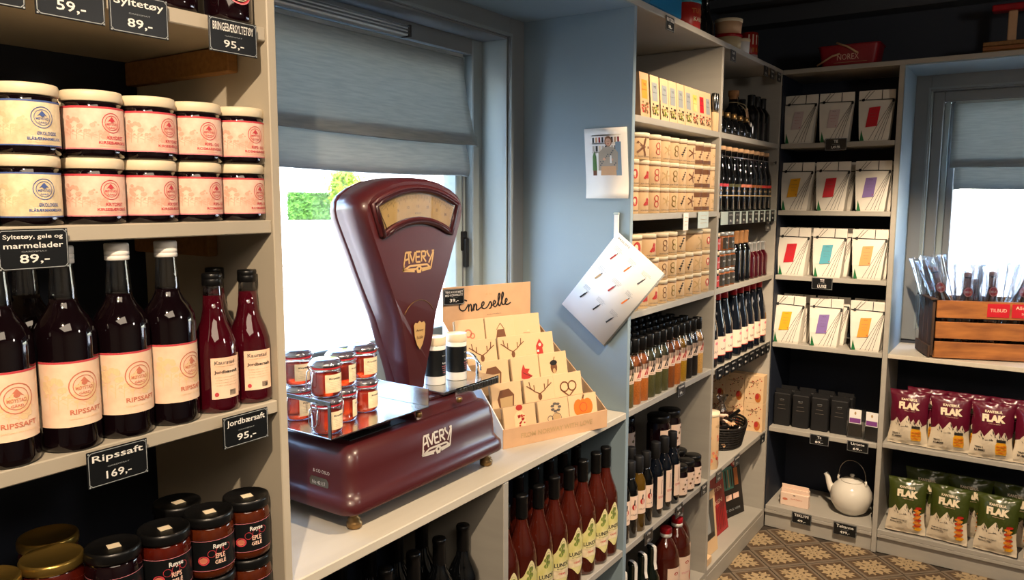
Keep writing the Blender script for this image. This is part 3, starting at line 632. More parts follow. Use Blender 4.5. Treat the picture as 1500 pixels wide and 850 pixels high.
def avery(m, cu, cv, w_, mp, mt):
    h = w_*.31; top = cv+h*.5; th = w_*.042
    # five block letters, waisted like the emblem: outer ones taller
    xs = [-.5, -.30, -.10, .09, .29, .5]
    def seg(a, b): m.line((cu+a[0]*w_, top+a[1]*h), (cu+b[0]*w_, top+b[1]*h), th, mp, mt, .0006)
    b0, b1, b2 = -1.0, -.8, -.7
    seg((-.50, -1.15), (-.42, 0)); seg((-.42, 0), (-.34, -.0)); seg((-.34, 0), (-.31, -.80)); seg((-.46, -.55), (-.33, -.45))
    seg((-.30, 0), (-.20, -.72)); seg((-.20, -.72), (-.12, 0))
    seg((-.09, 0), (-.09, -.72)); seg((-.09, 0), (.05, 0)); seg((-.09, -.36), (.03, -.36)); seg((-.09, -.72), (.05, -.72))
    seg((.09, 0), (.09, -.72)); seg((.09, 0), (.22, 0)); seg((.22, 0), (.22, -.36)); seg((.22, -.36), (.09, -.36)); seg((.13, -.36), (.24, -.76))
    seg((.26, 0), (.36, -.42)); seg((.50, 0), (.33, -.85)); seg((.26, 0), (.31, 0)); seg((.44, 0), (.52, 0)); seg((-.34, 0), (-.24, 0))
    seg((-.52, -1.2), (.36, -1.2)) if False else None
    for a, b in (((-.52, -1.25), (-.28, -.95)), ((-.28, -.95), (.28, -.95)), ((.28, -.95), (.40, -1.25)), ((-.52, -1.25), (-.14, -1.36)), ((.40, -1.25), (.10, -1.36)), ((-.44, -1.18), (-.1, -1.22)), ((.34, -1.18), (.08, -1.22)),
                 ((-.52, -1.25), (-.46, -.9)), ((.40, -1.25), (.50, -.1))): seg(a, b)
    m.poly([(cu-.10*w_, top-1.16*h), (cu-.04*w_, top-1.02*h), (cu+.06*w_, top-1.02*h), (cu+.11*w_, top-1.16*h), (cu+.06*w_, top-1.5*h), (cu-.05*w_, top-1.5*h)], mp, mt, .0006)
    m.disc(cu+.005*w_, top-1.2*h, .03*w_, .1*h, mp, 'maroon_dark', 8, .0008)
m = MB(); mpf = lambda u, v, o: (-.1548+ox+o, u+hy, v+oz); avery(m, 0, 1.368, .100, mpf, 'gilt'); m.build('lettering', SC)
m = MB(); mpb = lambda u, v, o: ((-.0513 if v < .95 else -.0513-.002*(v-.95)/.04 if v < .99 else -.0533-.0052*(v-.99)/.03 if v < 1.02 else -.0585-.011*(v-1.02)/.015)+ox+o, u+oy, v+oz); avery(m, -2.262, .996, .098, mpb, 'silver_print'); m.build('lettering', SC)
m = MB(); sh = [(-.024, 1.222), (-.018, 1.228), (-.008, 1.226), (0, 1.231), (.008, 1.226), (.018, 1.228), (.024, 1.222), (.021, 1.198), (.012, 1.178), (0, 1.166), (-.012, 1.178), (-.021, 1.198)]
m.poly([(y*.8, z) for y, z in sh], mpf, 'gilt', .001); m.text('Avery', 0, 1.209, .024, mpf, 'maroon_dark', h=.007, off=.0014); m.text('Scale', 0, 1.194, .02, mpf, 'maroon_dark', h=.007, off=.0014); m.build('badge', SC)
m = MB(); m.tube([(-.1545+ox, hy+p[0], p[1]+oz) for p in arc(.055, -1.05, 1.05, 1.222)], .0010, 'brass', 5); m.build('neck_highlight', SC)  # thin brass-coloured arc standing in for the highlight along the neck
# left side plate and lettering on the base
m = MB(); mps = lambda u, v, o: (u+ox, by0+.0125-o, v+oz)
m.poly([(-.135+a*.026, .962+b_*.011) for a, b_ in ((-1, -.4), (-.8, -1), (.8, -1), (1, -.4), (1, .4), (.8, 1), (-.8, 1), (-1, .4))], mps, 'steel_edge', .001)
m.text('No 42117', -.135, .962, .036, mps, 'silver_print', h=.007, off=.0016); m.text('& CO OSLO', -.128, .985, .045, mps, 'silver_print', h=.0065, off=.001); m.build('maker_plate', SC)
for yy in (-2.30, -2.165): MB().lathe([(.006, 0), (.007, .004), (.007, .010), (.004, .011)], 'brass', 12, -.072+ox, yy+oy, 1.052+oz if yy > -2.2 else 1.050+oz).build('screw', SC)
# steel tray on the left
T = MB(); tz = 1.068+oz; tx0, tx1, ty0, ty1 = -.325+ox, -.058+ox, -2.552+oy, -2.283+oy
T.box(tx0, tx1, ty0, ty1, tz, tz+.0025, 'steel', .0008); T.build('tray', SC)
T = MB(); T.box(tx0, tx1, ty1-.0018, ty1, tz+.0026, tz+.040, 'steel', .0005); T.box(tx0, tx0+.002, ty0+.02, ty1, tz+.0026, tz+.012, 'steel', .0004); T.build('tray_rim', SC)
T = MB(); T.box(tx0, tx1, ty0, ty0+.0022, tz+.062, tz+.070, 'steel_edge', .0005).box(tx1-.008, tx1, ty0, ty0+.0022, tz+.0026, tz+.062, 'steel_edge', .0005).box(tx0, tx0+.008, ty0, ty0+.0022, tz+.0026, tz+.062, 'steel_edge', .0005).build('tray_guard', SC)
# right platform
q = MB(); q.box(-.30+ox, -.115+ox, -2.165+oy, -1.955+oy, 1.060+oz, 1.066+oz, 'steel', .001); q.box(-.118+ox, -.112+ox, -2.125+oy, -1.955+oy, 1.047+oz, 1.067+oz, 'chrome', .002)
for k in range(16): q.box(-.113+ox, -.110+ox, -2.12+oy+k*.0102, -2.114+oy+k*.0102, 1.05+oz, 1.064+oz, 'steel_edge', .0005)
q.build('weight_plate', SC)
q = MB(); q.box(-.29+ox, -.125+ox, -2.20+oy, -2.10+oy, 1.0525+oz, 1.0595+oz, 'maroon_dark', .003).lathe([(.03, 1.052), (.02, 1.06)], 'maroon_dark', 16, -.2+ox, -2.06+oy, oz).build('plate_support', SC)
hd = []
for i in range(13): a = PI*i/12; hd.append((-.20+ox-.028*cos(a), -1.965+oy, 1.066+oz+.02+.028*sin(a)**.7))
hd = [(hd[0][0], hd[0][1], 1.066+oz)]+hd+[(hd[-1][0], hd[-1][1], 1.066+oz)]
MB().tube(hd, .0035, 'chrome', 8).tube([(p[0]+.014, p[1]-.004, p[2]-.010) for p in hd[1:-1]], .0025, 'chrome', 6).build('wire_handle', SC)

# clip-top jars on the tray
mat('lid_tint', 'a99fae', .15, coat=.4)
def clip():
    r = root('clip_top_jar')
    MB().lathe([(.022, .001), (.0255, .004), (.0265, .012), (.0265, .040), (.0245, .043)], 'jelly_bright', 22).build('jelly', r)
    MB().lathe([(.0235, 0), (.0272, .003), (.0280, .010), (.0280, .043), (.0262, .050), (.0262, .053)], 'jar_glass', 24, cap1=False).build('jar_glass', r)
    MB().lathe([(.0268, .0515), (.0280, .0525), (.0280, .0548), (.0268, .0556)], 'lab_red', 24).build('rubber_seal', r)
    MB().lathe([(.0262, .0557), (.0262, .0575), (.0225, .0640), (0, .0642)], 'lid_tint', 22).build('lid_inner', r)
    MB().lathe([(.0290, .0556), (.0298, .058), (.0290, .0625), (.0245, .0665), (.0235, .0675), (0, .0668)], 'lid_glass', 24, cap0=False).build('lid', r)
    m = MB(); ring = [(.0275*cos(a*PI/8), .0275*sin(a*PI/8), .0500) for a in range(16)]; m.tube(ring, .0009, 'chrome', 5, close=True)
    m.tube([(x*1.08, y*1.08, .0592) for x, y, z in ring], .0009, 'chrome', 5, close=True)
    for s_ in (-1, 1): m.tube([(.004*s_*2, -.0275, .050), (.0105*s_, -.0315, .046), (.0105*s_, -.034, .024), (.006*s_, -.0345, .0165)], .0011, 'chrome', 5)
    m.tube([(-.006, -.0345, .0165), (.006, -.0345, .0165)], .0011, 'chrome', 5)
    m.tube([(-.007, -.0285, .049), (-.008, -.0325, .056), (0, -.033, .061), (.008, -.0325, .056), (.007, -.0285, .049)], .001, 'chrome', 5)
    m.tube([(-.006, .0285, .049), (-.006, .0335, .056), (.006, .0335, .056), (.006, .0285, .049)], .001, 'chrome', 5); m.build('wire_clasp', r)
    mp = cyl(.0281); m = MB(); u0, u1 = -.55*.028, 1.05*.028; c = (u0+u1)/2; m.patch(u0, u1, .009, .0425, mp, 'label_cream', 10, 1, .0003)
    m.text('Krydder', c-.002, .0345, .026, mp, 'print_black', h=.0042, bold=.02)
    for k in range(5): m.text('eplegele med rosmarin og chili', c, .0285-k*.0032, .031-.004*(k % 2), mp, 'print_grey', h=.0014)
    m.build('label', r); return r
ZT = 1.0706
cl = [(-.100, -2.523, -.10, 'front left corner of the tray'), (-.135, -2.452, .45, 'second along the front of the tray'), (-.150, -2.378, -.05, 'nearest the scale head'), (-.215, -2.492, -.2, 'behind the front left stack')]
for x, y, rz, lab in cl:
    for j in range(2): put('clip', clip, (x-.004*j, y+.003*j, ZT+.0682*j), rz+(-.12 if j else .12), f'red jelly clip-top jar, {"upper" if j else "lower"} of the stack {lab}', 'jar', 'clip-top jelly jars on the scale tray')
# spice tins on the platform
def tin():
    r = root('spice_tin')
    MB().lathe([(.0235, 0), (.0245, .001), (.0245, .092), (.024, .093)], 'white', 26).build('tin_body', r)
    MB().lathe([(.0252, .0925), (.0256, .0935), (.0256, .1100), (.0250, .1115), (.0225, .112), (.0215, .1105), (0, .1103)], 'cream', 26).build('lid', r)
    mp = cyl(.0246); m = MB(); m.patch(-2.6*.0246, 2.6*.0246, .020, .082, mp, 'sign_black', 28, 1, .0003)
    m.text('krydder', .004, .068, .014, mp, 'sign_white', h=.003, bold=.02); m.text('Lys', .004, .050, .012, mp, 'sign_white', h=.005, bold=.02)
    for k, s_ in enumerate(('KRYDDERMIKS', 'TIL GRILL', 'OG WOK', '100 G')): m.text(s_, .005, .043-k*.005, .018-.002*k, mp, 'print_rose', h=.0024, bold=.02)
    m.build('label', r); return r
put('tin', tin, (-.190, -2.105, 1.0665), -.05, 'black-labelled white tin on the scale platform, left of two', 'tin', 'spice tins on the scale')
put('tin', tin, (-.178, -2.040, 1.0665), .05, 'black-labelled white tin on the scale platform, right of two', 'tin', 'spice tins on the scale')

# ------------------------------------------------------------ greeting card display
CDa = math.atan2(.933, .363)-PI/2          # local +y runs along the front edge, +x faces the room
CDr = root('card_display', 'kraft cardboard counter display reading Enneselle, From Norway with love', 'display', (.021-.124/2, -1.631-.319/2, .878), CDa)
Wd, Dp = .342, .335
m = MB(); m.box(-.003, 0, -Wd/2, Wd/2, 0, .050, 'kraft', .0008); m.text('FROM NORWAY WITH LOVE', 0, .026, .235, lambda u, v, o: (o, u, v), 'print_tan', h=.013, bold=.015); m.build('front_lip', CDr)
def narrow(t): return Wd/2-.018*t
for s_ in (-1, 1):
    m = MB(); a = .003; pts = [(-0.003, 0), (-.003, .05), (-.05, .085), (-Dp, .275), (-Dp, 0)]
    vs = []
    for off in (0, a):
        for x, z in pts: vs.append((x, s_*(narrow(-x/Dp)-off), z))
    n5 = 5; m.add(vs, [(0, 1, 2, 3, 4), (9, 8, 7, 6, 5)]+[(i, (i+1) % 5, 5+(i+1) % 5, 5+i) for i in range(5)], 'kraft_edge' if s_ > 0 else 'paper'); m.build('side_panel', CDr)
hw = narrow(1)-.001
m = MB(); m.box(-Dp-.003, -Dp, -hw, hw, 0, .372, 'kraft', .0008)
mh = lambda u, v, o: (-Dp+o, u, v)
m.text('A N', .0, .345, .02, mh, 'print_tan', h=.006); m.text('www.enneselle.no', .02, .285, .05, mh, 'print_grey', h=.003)
m.build('back_board', CDr)
# handwritten name
m = MB(); cur = []; 
def stroke(pts, r=.0021):
    P_ = []
    for i in range(len(pts)-1):
        p0 = pts[max(i-1, 0)]; p1 = pts[i]; p2 = pts[i+1]; p3 = pts[min(i+2, len(pts)-1)]
        for k in range(5):
            t = k/5; P_.append(tuple(.5*((2*p1[j])+(-p0[j]+p2[j])*t+(2*p0[j]-5*p1[j]+4*p2[j]-p3[j])*t*t+(-p0[j]+3*p1[j]-3*p2[j]+p3[j])*t**3) for j in (0, 1)))
    P_.append(pts[-1]); m.tube([(-Dp+.0006, a*.0205-.098, b_*.0215+.295) for a, b_ in P_], r, 'print_black', 5)
stroke([(1.2, 1.6), (.6, 1.75), (.1, 1.2), (.0, .7), (.35, .35), (.9, .4), (1.3, .9), (1.45, 1.1), (1.5, .5), (1.5, .15)])
stroke([(1.5, .7), (1.75, 1.1), (1.95, .9), (1.95, .25), (2.1, .25), (2.3, .7), (2.35, 1.05)]); stroke([(2.35, 1.1), (2.35, .2)]); stroke([(2.35, .6), (2.6, 1.1), (2.8, .9), (2.8, .3), (3.1, .3), (3.5, .55), (3.95, .85), (4.05, 1.15), (3.85, 1.3), (3.65, .95), (3.75, .5), (4.1, .35), (4.5, .5), (4.8, .8)])
stroke([(4.8, .8), (5.1, 1.25), (5.3, .9), (5.2, .4), (4.9, .3)]); stroke([(5.3, .7), (5.7, .8), (6.0, 1.1), (5.8, 1.35), (5.6, 1.0), (5.75, .55), (6.1, .55), (6.5, 1.2), (6.75, 2.0), (6.6, 2.3), (6.45, 1.8), (6.5, .8), (6.75, .6), (7.1, 1.3), (7.35, 2.1), (7.2, 2.4), (7.05, 1.9), (7.1, .9), (7.4, .7), (7.8, 1.0), (8.0, 1.3), (7.8, 1.5), (7.65, 1.1), (7.8, .7), (8.2, .7), (8.6, .9)])
m.build('lettering', CDr)
for k in range(1, 5):
    m = MB(); x = -.064*k-.003; z = .01+.045*k; w2 = narrow(-x/Dp)-.004; m.box(x-.002, x, -w2, w2, 0, z+.03, 'kraft_edge', .0005); m.build('step', CDr)
sg_ = sign(['TREND AS KORT/BRETT', 'MED KONVOLUTT'], '39,-', (0, 0, 0), w_=.068, h=.045, label='small black price sign clipped to the corner of the card display')
sg_.matrix_world = Matrix.Translation(Vector((.021-.062, -1.631-.1595, .878))) @ Matrix.Rotation(CDa, 4, 'Z') @ Matrix.Translation(Vector((-Dp+.006, -hw+.033, .345)))
# motifs
def mo_pumpkin(m, f):
    for u in (-.012, .012, 0): m.disc(u, .038, .013 if u else .009, .018, f, 'orange', 16, .0006+(.0003 if not u else 0))
    m.ring(0, .038, .010, .001, f, 'leaf_red', 16, .0012); m.line((0, .055), (.004, .064), .004, f, 'brown')
def mo_bottle(m, f):
    rnd = random.Random(2); m.poly([(-.013, .008), (.012, .008), (.012, .045), (.004, .054), (-.006, .054), (-.013, .045)], f, 'faint_peach', .0005)
    for i in range(26): m.disc(rnd.uniform(-.011, .010), rnd.uniform(.011, .045), .0025, .002, f, 'leaf_red', 6, .0008)
    m.disc(0, .061, .008, .006, f, 'leaf_red', 10)
def mo_mug(m, f):
    m.ring(.006, .025, .012, .0012, f, 'print_grey', 12); m.ring(-.010, .026, .007, .0015, f, 'print_grey', 12)
    for a in range(7): t = a*.9; m.disc(.006+.009*cos(t), .048+.008*sin(t), .005, .003, f, 'print_grey', 6)
    m.disc(.006, .025, .010, .010, f, 'print_tan', 12, .0005)
def mo_antler(m, f):
    for s_ in (-1, 1):
        for a, b_ in (((0, .030), (.012*s_, .036)), ((.012*s_, .036), (.022*s_, .045)), ((.022*s_, .045), (.024*s_, .058)), ((.013*s_, .037), (.013*s_, .05)), ((.018*s_, .041), (.031*s_, .05))): m.line(a, b_, .0022, f, 'brown')
    m.disc(0, .024, .005, .008, f, 'brown', 8)
def mo_bag(m, f): m.poly([(-.020, .010), (.014, .010), (.018, .038), (.006, .052), (-.016, .050), (-.024, .032)], f, 'brown', .0006); m.poly([(-.017, .014), (.011, .014), (.014, .036), (-.018, .034)], f, 'print_tan', .0008)
def mo_heart(m, f):
    for s_ in (-1, 1): m.ring(.010*s_, .036, .012, .003, f, 'brown', 16); m.line((.02*s_, .031), (0, .014), .003, f, 'brown')
def mo_leaf(m, f):
    m.poly([(-.014, .018), (.0, .012), (.016, .02), (.004, .028), (.010, .036), (-.002, .038), (-.006, .048), (-.012, .034)], f, 'leaf_red'); m.line((-.010, .03), (.014, .018), .001, f, 'print_black', .001)
def mo_santa(m, f):
    m.poly([(-.010, .012), (.008, .012), (.006, .03), (.010, .036), (.0, .052), (-.010, .036)], f, 'leaf_red'); m.disc(0, .038, .004, .004, f, 'label_pink', 8, .001); m.disc(-.006, .024, .003, .003, f, 'white', 6, .001)
def mo_acorn(m, f):
    m.disc(0, .032, .009, .014, f, 'brown', 12); m.disc(.0, .042, .010, .006, f, 'print_black', 10, .0008); m.disc(0, .024, .004, .006, f, 'print_tan', 8, .001); m.line((0, .046), (.004, .055), .002, f, 'brown')
def mo_pretzel(m, f): m.ring(-.006, .034, .010, .0035, f, 'print_peach', 14); m.ring(.004, .028, .007, .003, f, 'print_peach', 14)
def mo_kettle(m, f): m.poly([(-.014, .012), (.014, .012), (.010, .036), (-.008, .036)], f, 'brown'); m.line((-.01, .036), (.001, .05), .0015, f, 'brown'); m.line((.01, .036), (.001, .05), .0015, f, 'brown')
def mo_faint(m, f): m.line((-.01, .022), (.008, .02), .001, f, 'print_peach'); m.disc(.004, .026, .004, .002, f, 'faint_tan', 8)
rows = [[(mo_bottle, 'red confetti bottle'), (mo_mug, 'grey flower mug'), (mo_pumpkin, 'orange pumpkin')], [(mo_bag, 'brown sack'), (mo_antler, 'brown antlers'), (mo_heart, 'brown pretzel heart')],
        [(mo_bag, 'brown bread loaf'), (mo_leaf, 'red leaves'), (mo_acorn, 'dark acorn')], [(mo_antler, 'pair of antlers'), (mo_antler, 'stag antlers'), (mo_santa, 'small red gnome')], [(mo_pretzel, 'peach pretzel'), (mo_kettle, 'brown kettle'), (mo_faint, 'faint pale drawing')]]
rown = ['front', 'second', 'third', 'fourth', 'back']
base = Matrix.Translation(Vector((.021-.062, -1.631-.1595, .878))) @ Matrix.Rotation(CDa, 4, 'Z')
for k, rw in enumerate(rows):
    for j, (mo, nm) in enumerate(rw):
        c = root('greeting_card', f'kraft greeting card with a {nm}, {rown[k]} row, {["left", "middle", "right"][j]}', 'greeting card', group='greeting cards in the display')
        cw = .096
        m = MB(); m.box(-.0012, 0, -cw/2, cw/2, 0, .088, 'card', .0004); mo(m, lambda u, v, o: (o, u*1.3, v*1.25+.006)); m.build('card_front', c)
        MB().box(-.0090, -.0016, -cw/2-.002, cw/2-.002, .001, .085, 'kraft_edge', .0008).build('envelope_stack', c)
        y = (j-1)*(.104-.002*k)+(.004 if j == 1 else 0); x = -.012-.064*k
        c.matrix_world = base @ Matrix.Translation(Vector((x, y, .010+.0470*k))) @ Matrix.Rotation(-.20, 4, 'Y') @ Matrix.Rotation(random.uniform(-.05, .05), 4, 'Z')

# ------------------------------------------------------------ photo print and hanging price sheet on the daylit panel
PH = root('photo_print', 'white-bordered photo of a smiling shop worker taped to the daylit panel', 'photo', (-.076, -1.4715, 1.60))
m = MB(); mp = lambda u, v, o: (u+.006*v/.1*-1, -.002-o-.006*(v < -.05)*((-v-.05)/.05)**2, v)
m.patch(-.068, .068, -.1, .1, mp, 'paper', 1, 12, .0008); o = m.build('print_paper', PH); md = o.modifiers.new('s', 'SOLIDIFY'); md.thickness = .0006; md.offset = 1
m = MB()
def rect(u0, u1, v0, v1, c, off=.0012): m.patch(u0, u1, v0, v1, mp, c, 1, 1, off)
mat('ph_bg', '5c5f60', .4); mat('ph_shelf', 'b9b3a8', .4); mat('skin', 'd9a98c', .5); mat('ph_shirt', 'a79c8b', .5); mat('hair', '8a5a38', .6); mat('ph_dark', '24262a', .5); mat('ph_green', '4c7a3c', .5)
rect(-.045, .048, -.035, .092, 'ph_bg')
for v in (.078, .055, .03): rect(-.045, .048, v, v+.003, 'ph_shelf', .0014)
for k in range(9): rect(-.043+k*.010, -.037+k*.010, .059, .074, ['ph_dark', 'kraft', 'book_red'][k % 3], .0015); rect(-.043+k*.010, -.036+k*.010, .034, .050, ['ph_shelf', 'ph_dark', 'cream'][k % 3], .0015)
rect(.030, .048, -.035, .06, 'panel_daylit', .0016)
m.disc(.008, .062, .012, .015, mp, 'hair', 14, .0018); m.disc(.008, .060, .009, .011, mp, 'skin', 14, .002)
m.poly([(-.026, -.02), (-.024, .030), (-.008, .045), (.008, .048), (.024, .045), (.038, .030), (.036, -.02)], mp, 'ph_shirt', .0018)
m.poly([(-.018, -.034), (-.016, -.008), (.030, -.008), (.032, -.034)], mp, 'kraft', .0020)
for k in range(14): m.disc(-.018+(k*7 % 13)*.004, -.005+(k*5 % 9)*.005, .0025, .002, mp, 'ph_bg', 6, .0021)
m.disc(-.006, .012, .005, .004, mp, 'skin', 8, .0022); m.disc(.018, .010, .005, .004, mp, 'skin', 8, .0022); rect(.012, .018, .0, .022, 'paper', .0023)
m.disc(.005, .062, .0012, .001, mp, 'ph_dark', 6, .0023); m.disc(.011, .062, .0012, .001, mp, 'ph_dark', 6, .0023); m.disc(.008, .0545, .003, .0012, mp, 'book_red', 6, .0023)
m.poly([(-.044, -.02), (-.030, -.02), (-.032, .02), (-.038, .036), (-.043, .02)], mp, 'ph_green', .002); rect(-.043, -.031, -.034, -.02, 'brown', .002)
m.text('VI SELGES', .0, -.055, .055, mp, 'sign_line', h=.010, off=.0012); m.text('MØYSTAD RIPS, KJØKKEN', .0, -.078, .10, mp, 'sign_line', h=.010, off=.0012)
m.build('print_image', PH)
HS = root('hanging_price_sheet', 'tilted laminated price sheet hanging from a grey strap on the daylit panel', 'sheet', (-.0385, -1.472, 1.46))
# local: x = world x, z = down ; y toward the camera is negative
import itertools
c0 = Vector((.009, -.055)); ax = Vector((.142, -.110)).normalized(); ay = Vector((-.178, -.220)).normalized()
m = MB(); 
def shp(u, v, o): p = c0+ax*u+ay*v; return (p.x, -.012-o-.010*(v/.28)**1, p.y)
for k in range(3):
    a = .006*k; m2 = MB(); m2.patch(a*.3, .180+a*.3, a*.3, .283+a*.2, lambda u, v, o: shp(u, v, o-.0028*k), 'paper' if k == 0 else 'sign_line', 1, 1, 0); o = m2.build('page', HS); md = o.modifiers.new('s', 'SOLIDIFY'); md.thickness = .0008
m.text('PRISLISTE', .035, .012, .045, lambda u, v, o: shp(u, v, o), 'print_grey', h=-.006, off=.0022)
rnd = random.Random(11)
for r_ in range(3):
    for c_ in range(3):
        u = .020+c_*.055; v = .045+r_*.075
        for q in range(4): m.line((u, v-.012+q*.0036), (u+rnd.uniform(.018, .034), v-.012+q*.0036), .0007, shp, 'sign_line', .0022)
        col = ['leaf_red', 'orange', 'print_grey', 'print_tan'][(r_*3+c_) % 4] if r_ < 2 else 'print_black'
        m.line((u+.018, v+.008), (u+.012, v+.030), .0045, shp, col, .0024); m.line((u+.0195, v+.002), (u+.0185, v+.008), .0022, shp, 'print_black', .0024)
m.build('print', HS)
MB().box(-.008, .006, -.008, -.0005, -.072, .0, 'paper', .001).box(-.009, .007, -.010, -.0005, -.006, .0, 'acrylic_white', .001).build('strap', HS)
# ------------------------------------------------------------ low unit: cider and wine bottles
def cider():
    r = root('cider_bottle')
    MB().lathe([(.032, 0), (.0375, .003), (.038, .012), (.038, .165), (.036, .185), (.030, .205), (.021, .228), (.0150, .248), (.0135, .262), (.0135, .270)], 'cider', 22).build('bottle_body', r)
    MB().lathe([(.0145, .262), (.0150, .268), (.0150, .312), (.0158, .314), (.0158, .320), (.014, .322), (0, .322)], 'black_cap', 18).build('capsule', r)
    R = .0381; mp = cyl(R); m = MB(); N = 16
    top = [(-.030+.060*i/N, .120+.045*math.exp(-((i/N-.55)/.28)**2)) for i in range(N+1)]; bot = [(.030-.060*i/N, .055-.022*math.exp(-((i/N-.42)/.25)**2)) for i in range(N+1)]
    for i in range(N):
        m.poly([bot[N-i], bot[N-i-1], top[i+1], top[i]], mp, 'lunde_yellow', .0003)
    m.patch(-.030, .030, .055, .078, mp, 'label_cream', 10, 1, .0005)
    m.text('LUNDE', 0, .092, .046, mp, 'print_black', h=.011, bold=.02); m.text('Bringebær', 0, .082, .030, mp, 'print_grey', h=.004); m.text('CIDER', 0, .068, .022, mp, 'print_red', h=.005, bold=.02)
    for k in range(4): m.disc(-.004+.006*(k % 2), .120+.008*k, .007, .006, mp, 'leaf_tone', 8, .0006); m.ring(.002, .126+.008*k, .006, .0007, mp, 'print_grey', 8, .0008)
    m.build('label', r); return r
mat('leaf_tone', '7f8f3a', .6)
G = 'cider bottles below the worktop'
cy_ = [-2.030, -1.953, -1.876, -1.799, -1.722, -1.645, -1.568, -1.507]
for i, y in enumerate(cy_):
    put('cider', cider, (-.045, y, .455), -.35+.04*random.uniform(-1, 1), f'front-row cider bottle, {ORD[i]} from the divider, yellow-green label', 'bottle', G)
for i, y in enumerate(cy_[:-1]):
    put('cider', cider, (-.128, y+.03, .455), random.uniform(-.3, .3), f'back-row cider bottle behind the gap after the {ORD[i]} front one', 'bottle', G)
def wine(g='glass_dark', h=.30, rad=.038, cap='black_cap', key='wine_bottle'):
    def f():
        r = root(key); k = h/.30
        MB().lathe([(rad*.85, 0), (rad*.98, .003), (rad, .012), (rad, .17*k), (rad*.95, .188*k), (rad*.72, .208*k), (rad*.45, .228*k), (.0145, .245*k), (.0140, .285*k)], g, 20).build('bottle_body', r)
        MB().lathe([(.0148, .225*k), (.0152, .23*k), (.0150, .288*k), (.0160, .290*k), (.0160, .297*k), (.0145, .30*k), (0, .30*k)], cap, 16).build('capsule', r); return r
    return f
G = 'unlabelled dark wine bottles below the worktop'
ky = [-2.137, -2.222, -2.307, -2.392, -2.477, -2.562]
for i, y in enumerate(ky): put('wine', wine(), (-.085, y, .455), 0, f'dark wine bottle in the front row, {ORD[i]} left of the divider', 'bottle', G)
for i, y in enumerate(ky[:5]): put('wine', wine(), (-.175, y-.04, .455), 0, 'dark wine bottle in the back row under the worktop', 'bottle', 'back wine bottles')

# ------------------------------------------------------------ column A
# shelf 1: tea and fruit packets
def packet(body, lab, win, wd, hh, key='tea_packet'):
    def f():
        r = root(key); m = MB()
        d0, d1 = .030, .006
        vs = [(-d0, -wd/2, 0), (0, -wd/2, 0), (0, wd/2, 0), (-d0, wd/2, 0), (-d0/2-d1, -wd/2, hh), (-d0/2+d1, -wd/2, hh), (-d0/2+d1, wd/2, hh), (-d0/2-d1, wd/2, hh)]
        m.add(vs, [(3, 2, 1, 0), (4, 5, 6, 7), (1, 2, 6, 5), (0, 4, 7, 3), (0, 1, 5, 4), (2, 3, 7, 6)], body)
        m.build('packet', r)
        sl = (d0/2-d1)/hh; mp = lambda u, v, o: (-sl*v+o, u, v)
        m = MB(); m.poly([(-wd*.30, hh*.42), (wd*.30, hh*.42), (wd*.30, hh*.84), (-wd*.30, hh*.84)], mp, lab)
        m.text('TE', 0, hh*.74, wd*.3, mp, 'print_black', h=hh*.05); m.text('frukt & urter', 0, hh*.62, wd*.5, mp, 'print_black', h=hh*.025)
        rnd = random.Random(4)
        for i in range(26):
            m.disc(rnd.uniform(-.36, .36)*wd, hh*rnd.uniform(.10, .36), wd*.07, wd*.055, mp, win[i % len(win)], 7, .0006+.0001*i/5)
        m.build('label', r); return r
    return f
ys = [-1.357, -1.284, -1.212, -1.148, -1.083, -1.017]
kinds = [('p_or', 'kraft', 'lab_orange', ('leaf_red', 'sp_olive'), 'orange-labelled tea packet against the daylit panel')]+[('p_gr', 'card', 'sign_line', ('sp_olive', 'tree_leaf', 'gold', 'tea_dark'), None)]*5
for i, (y, (k, b_, l_, w__, lab)) in enumerate(zip(ys, kinds)):
    put(k, packet(b_, l_, w__, .062, .128), (-.012, y, 1.736), 0, lab or f'grey-labelled dried fruit packet, {ORD[i-1]} right of the orange tea packet', 'tea packet', 'tea packets on the upper shelf')
for y, k, l_, lab in ((-.953, 'p_y', 'lunde_yellow', 'yellow-green-labelled tea packet between grey and pink ones'), (-.892, 'p_p', 'lab_red', 'red-labelled tea packet on the upper shelf'), (-.833, 'p_g2', 'sign_line', 'narrow grey-labelled tea packet beside the slim tubes')):
    put(k, packet('card', l_, ('sp_olive', 'leaf_red', 'tea_dark'), .060, .128), (-.014, y, 1.736), 0, lab, 'tea packet', 'tea packets on the upper shelf')
for i, y in enumerate(ys[:6]): put('p_gr', packet('card', 'sign_line', ('sp_olive',), .062, .128), (-.060, y+.01, 1.736), 0, 'tea packet standing behind the front packets', 'tea packet', 'back tea packets')
def tubeb():
    r = root('spice_tube'); MB().lathe([(.009, 0), (.0105, .002), (.0105, .062), (.009, .066)], 'card', 14).build('tube_body', r)
    MB().lathe([(.0075, .066), (.0075, .072), (.0098, .0725), (.0098, .130), (.008, .132), (0, .132)], 'steel_edge', 14).build('cap', r); return r
for i, (x, y) in enumerate(((-.040, -.781), (-.014, -.7885), (-.014, -.7672))): put('tubeb', tubeb, (x, y, 1.736), 0, f'slim metal-capped tube beside the tea packets, {ORD[i]} toward the right panel', 'tube', 'slim tubes')
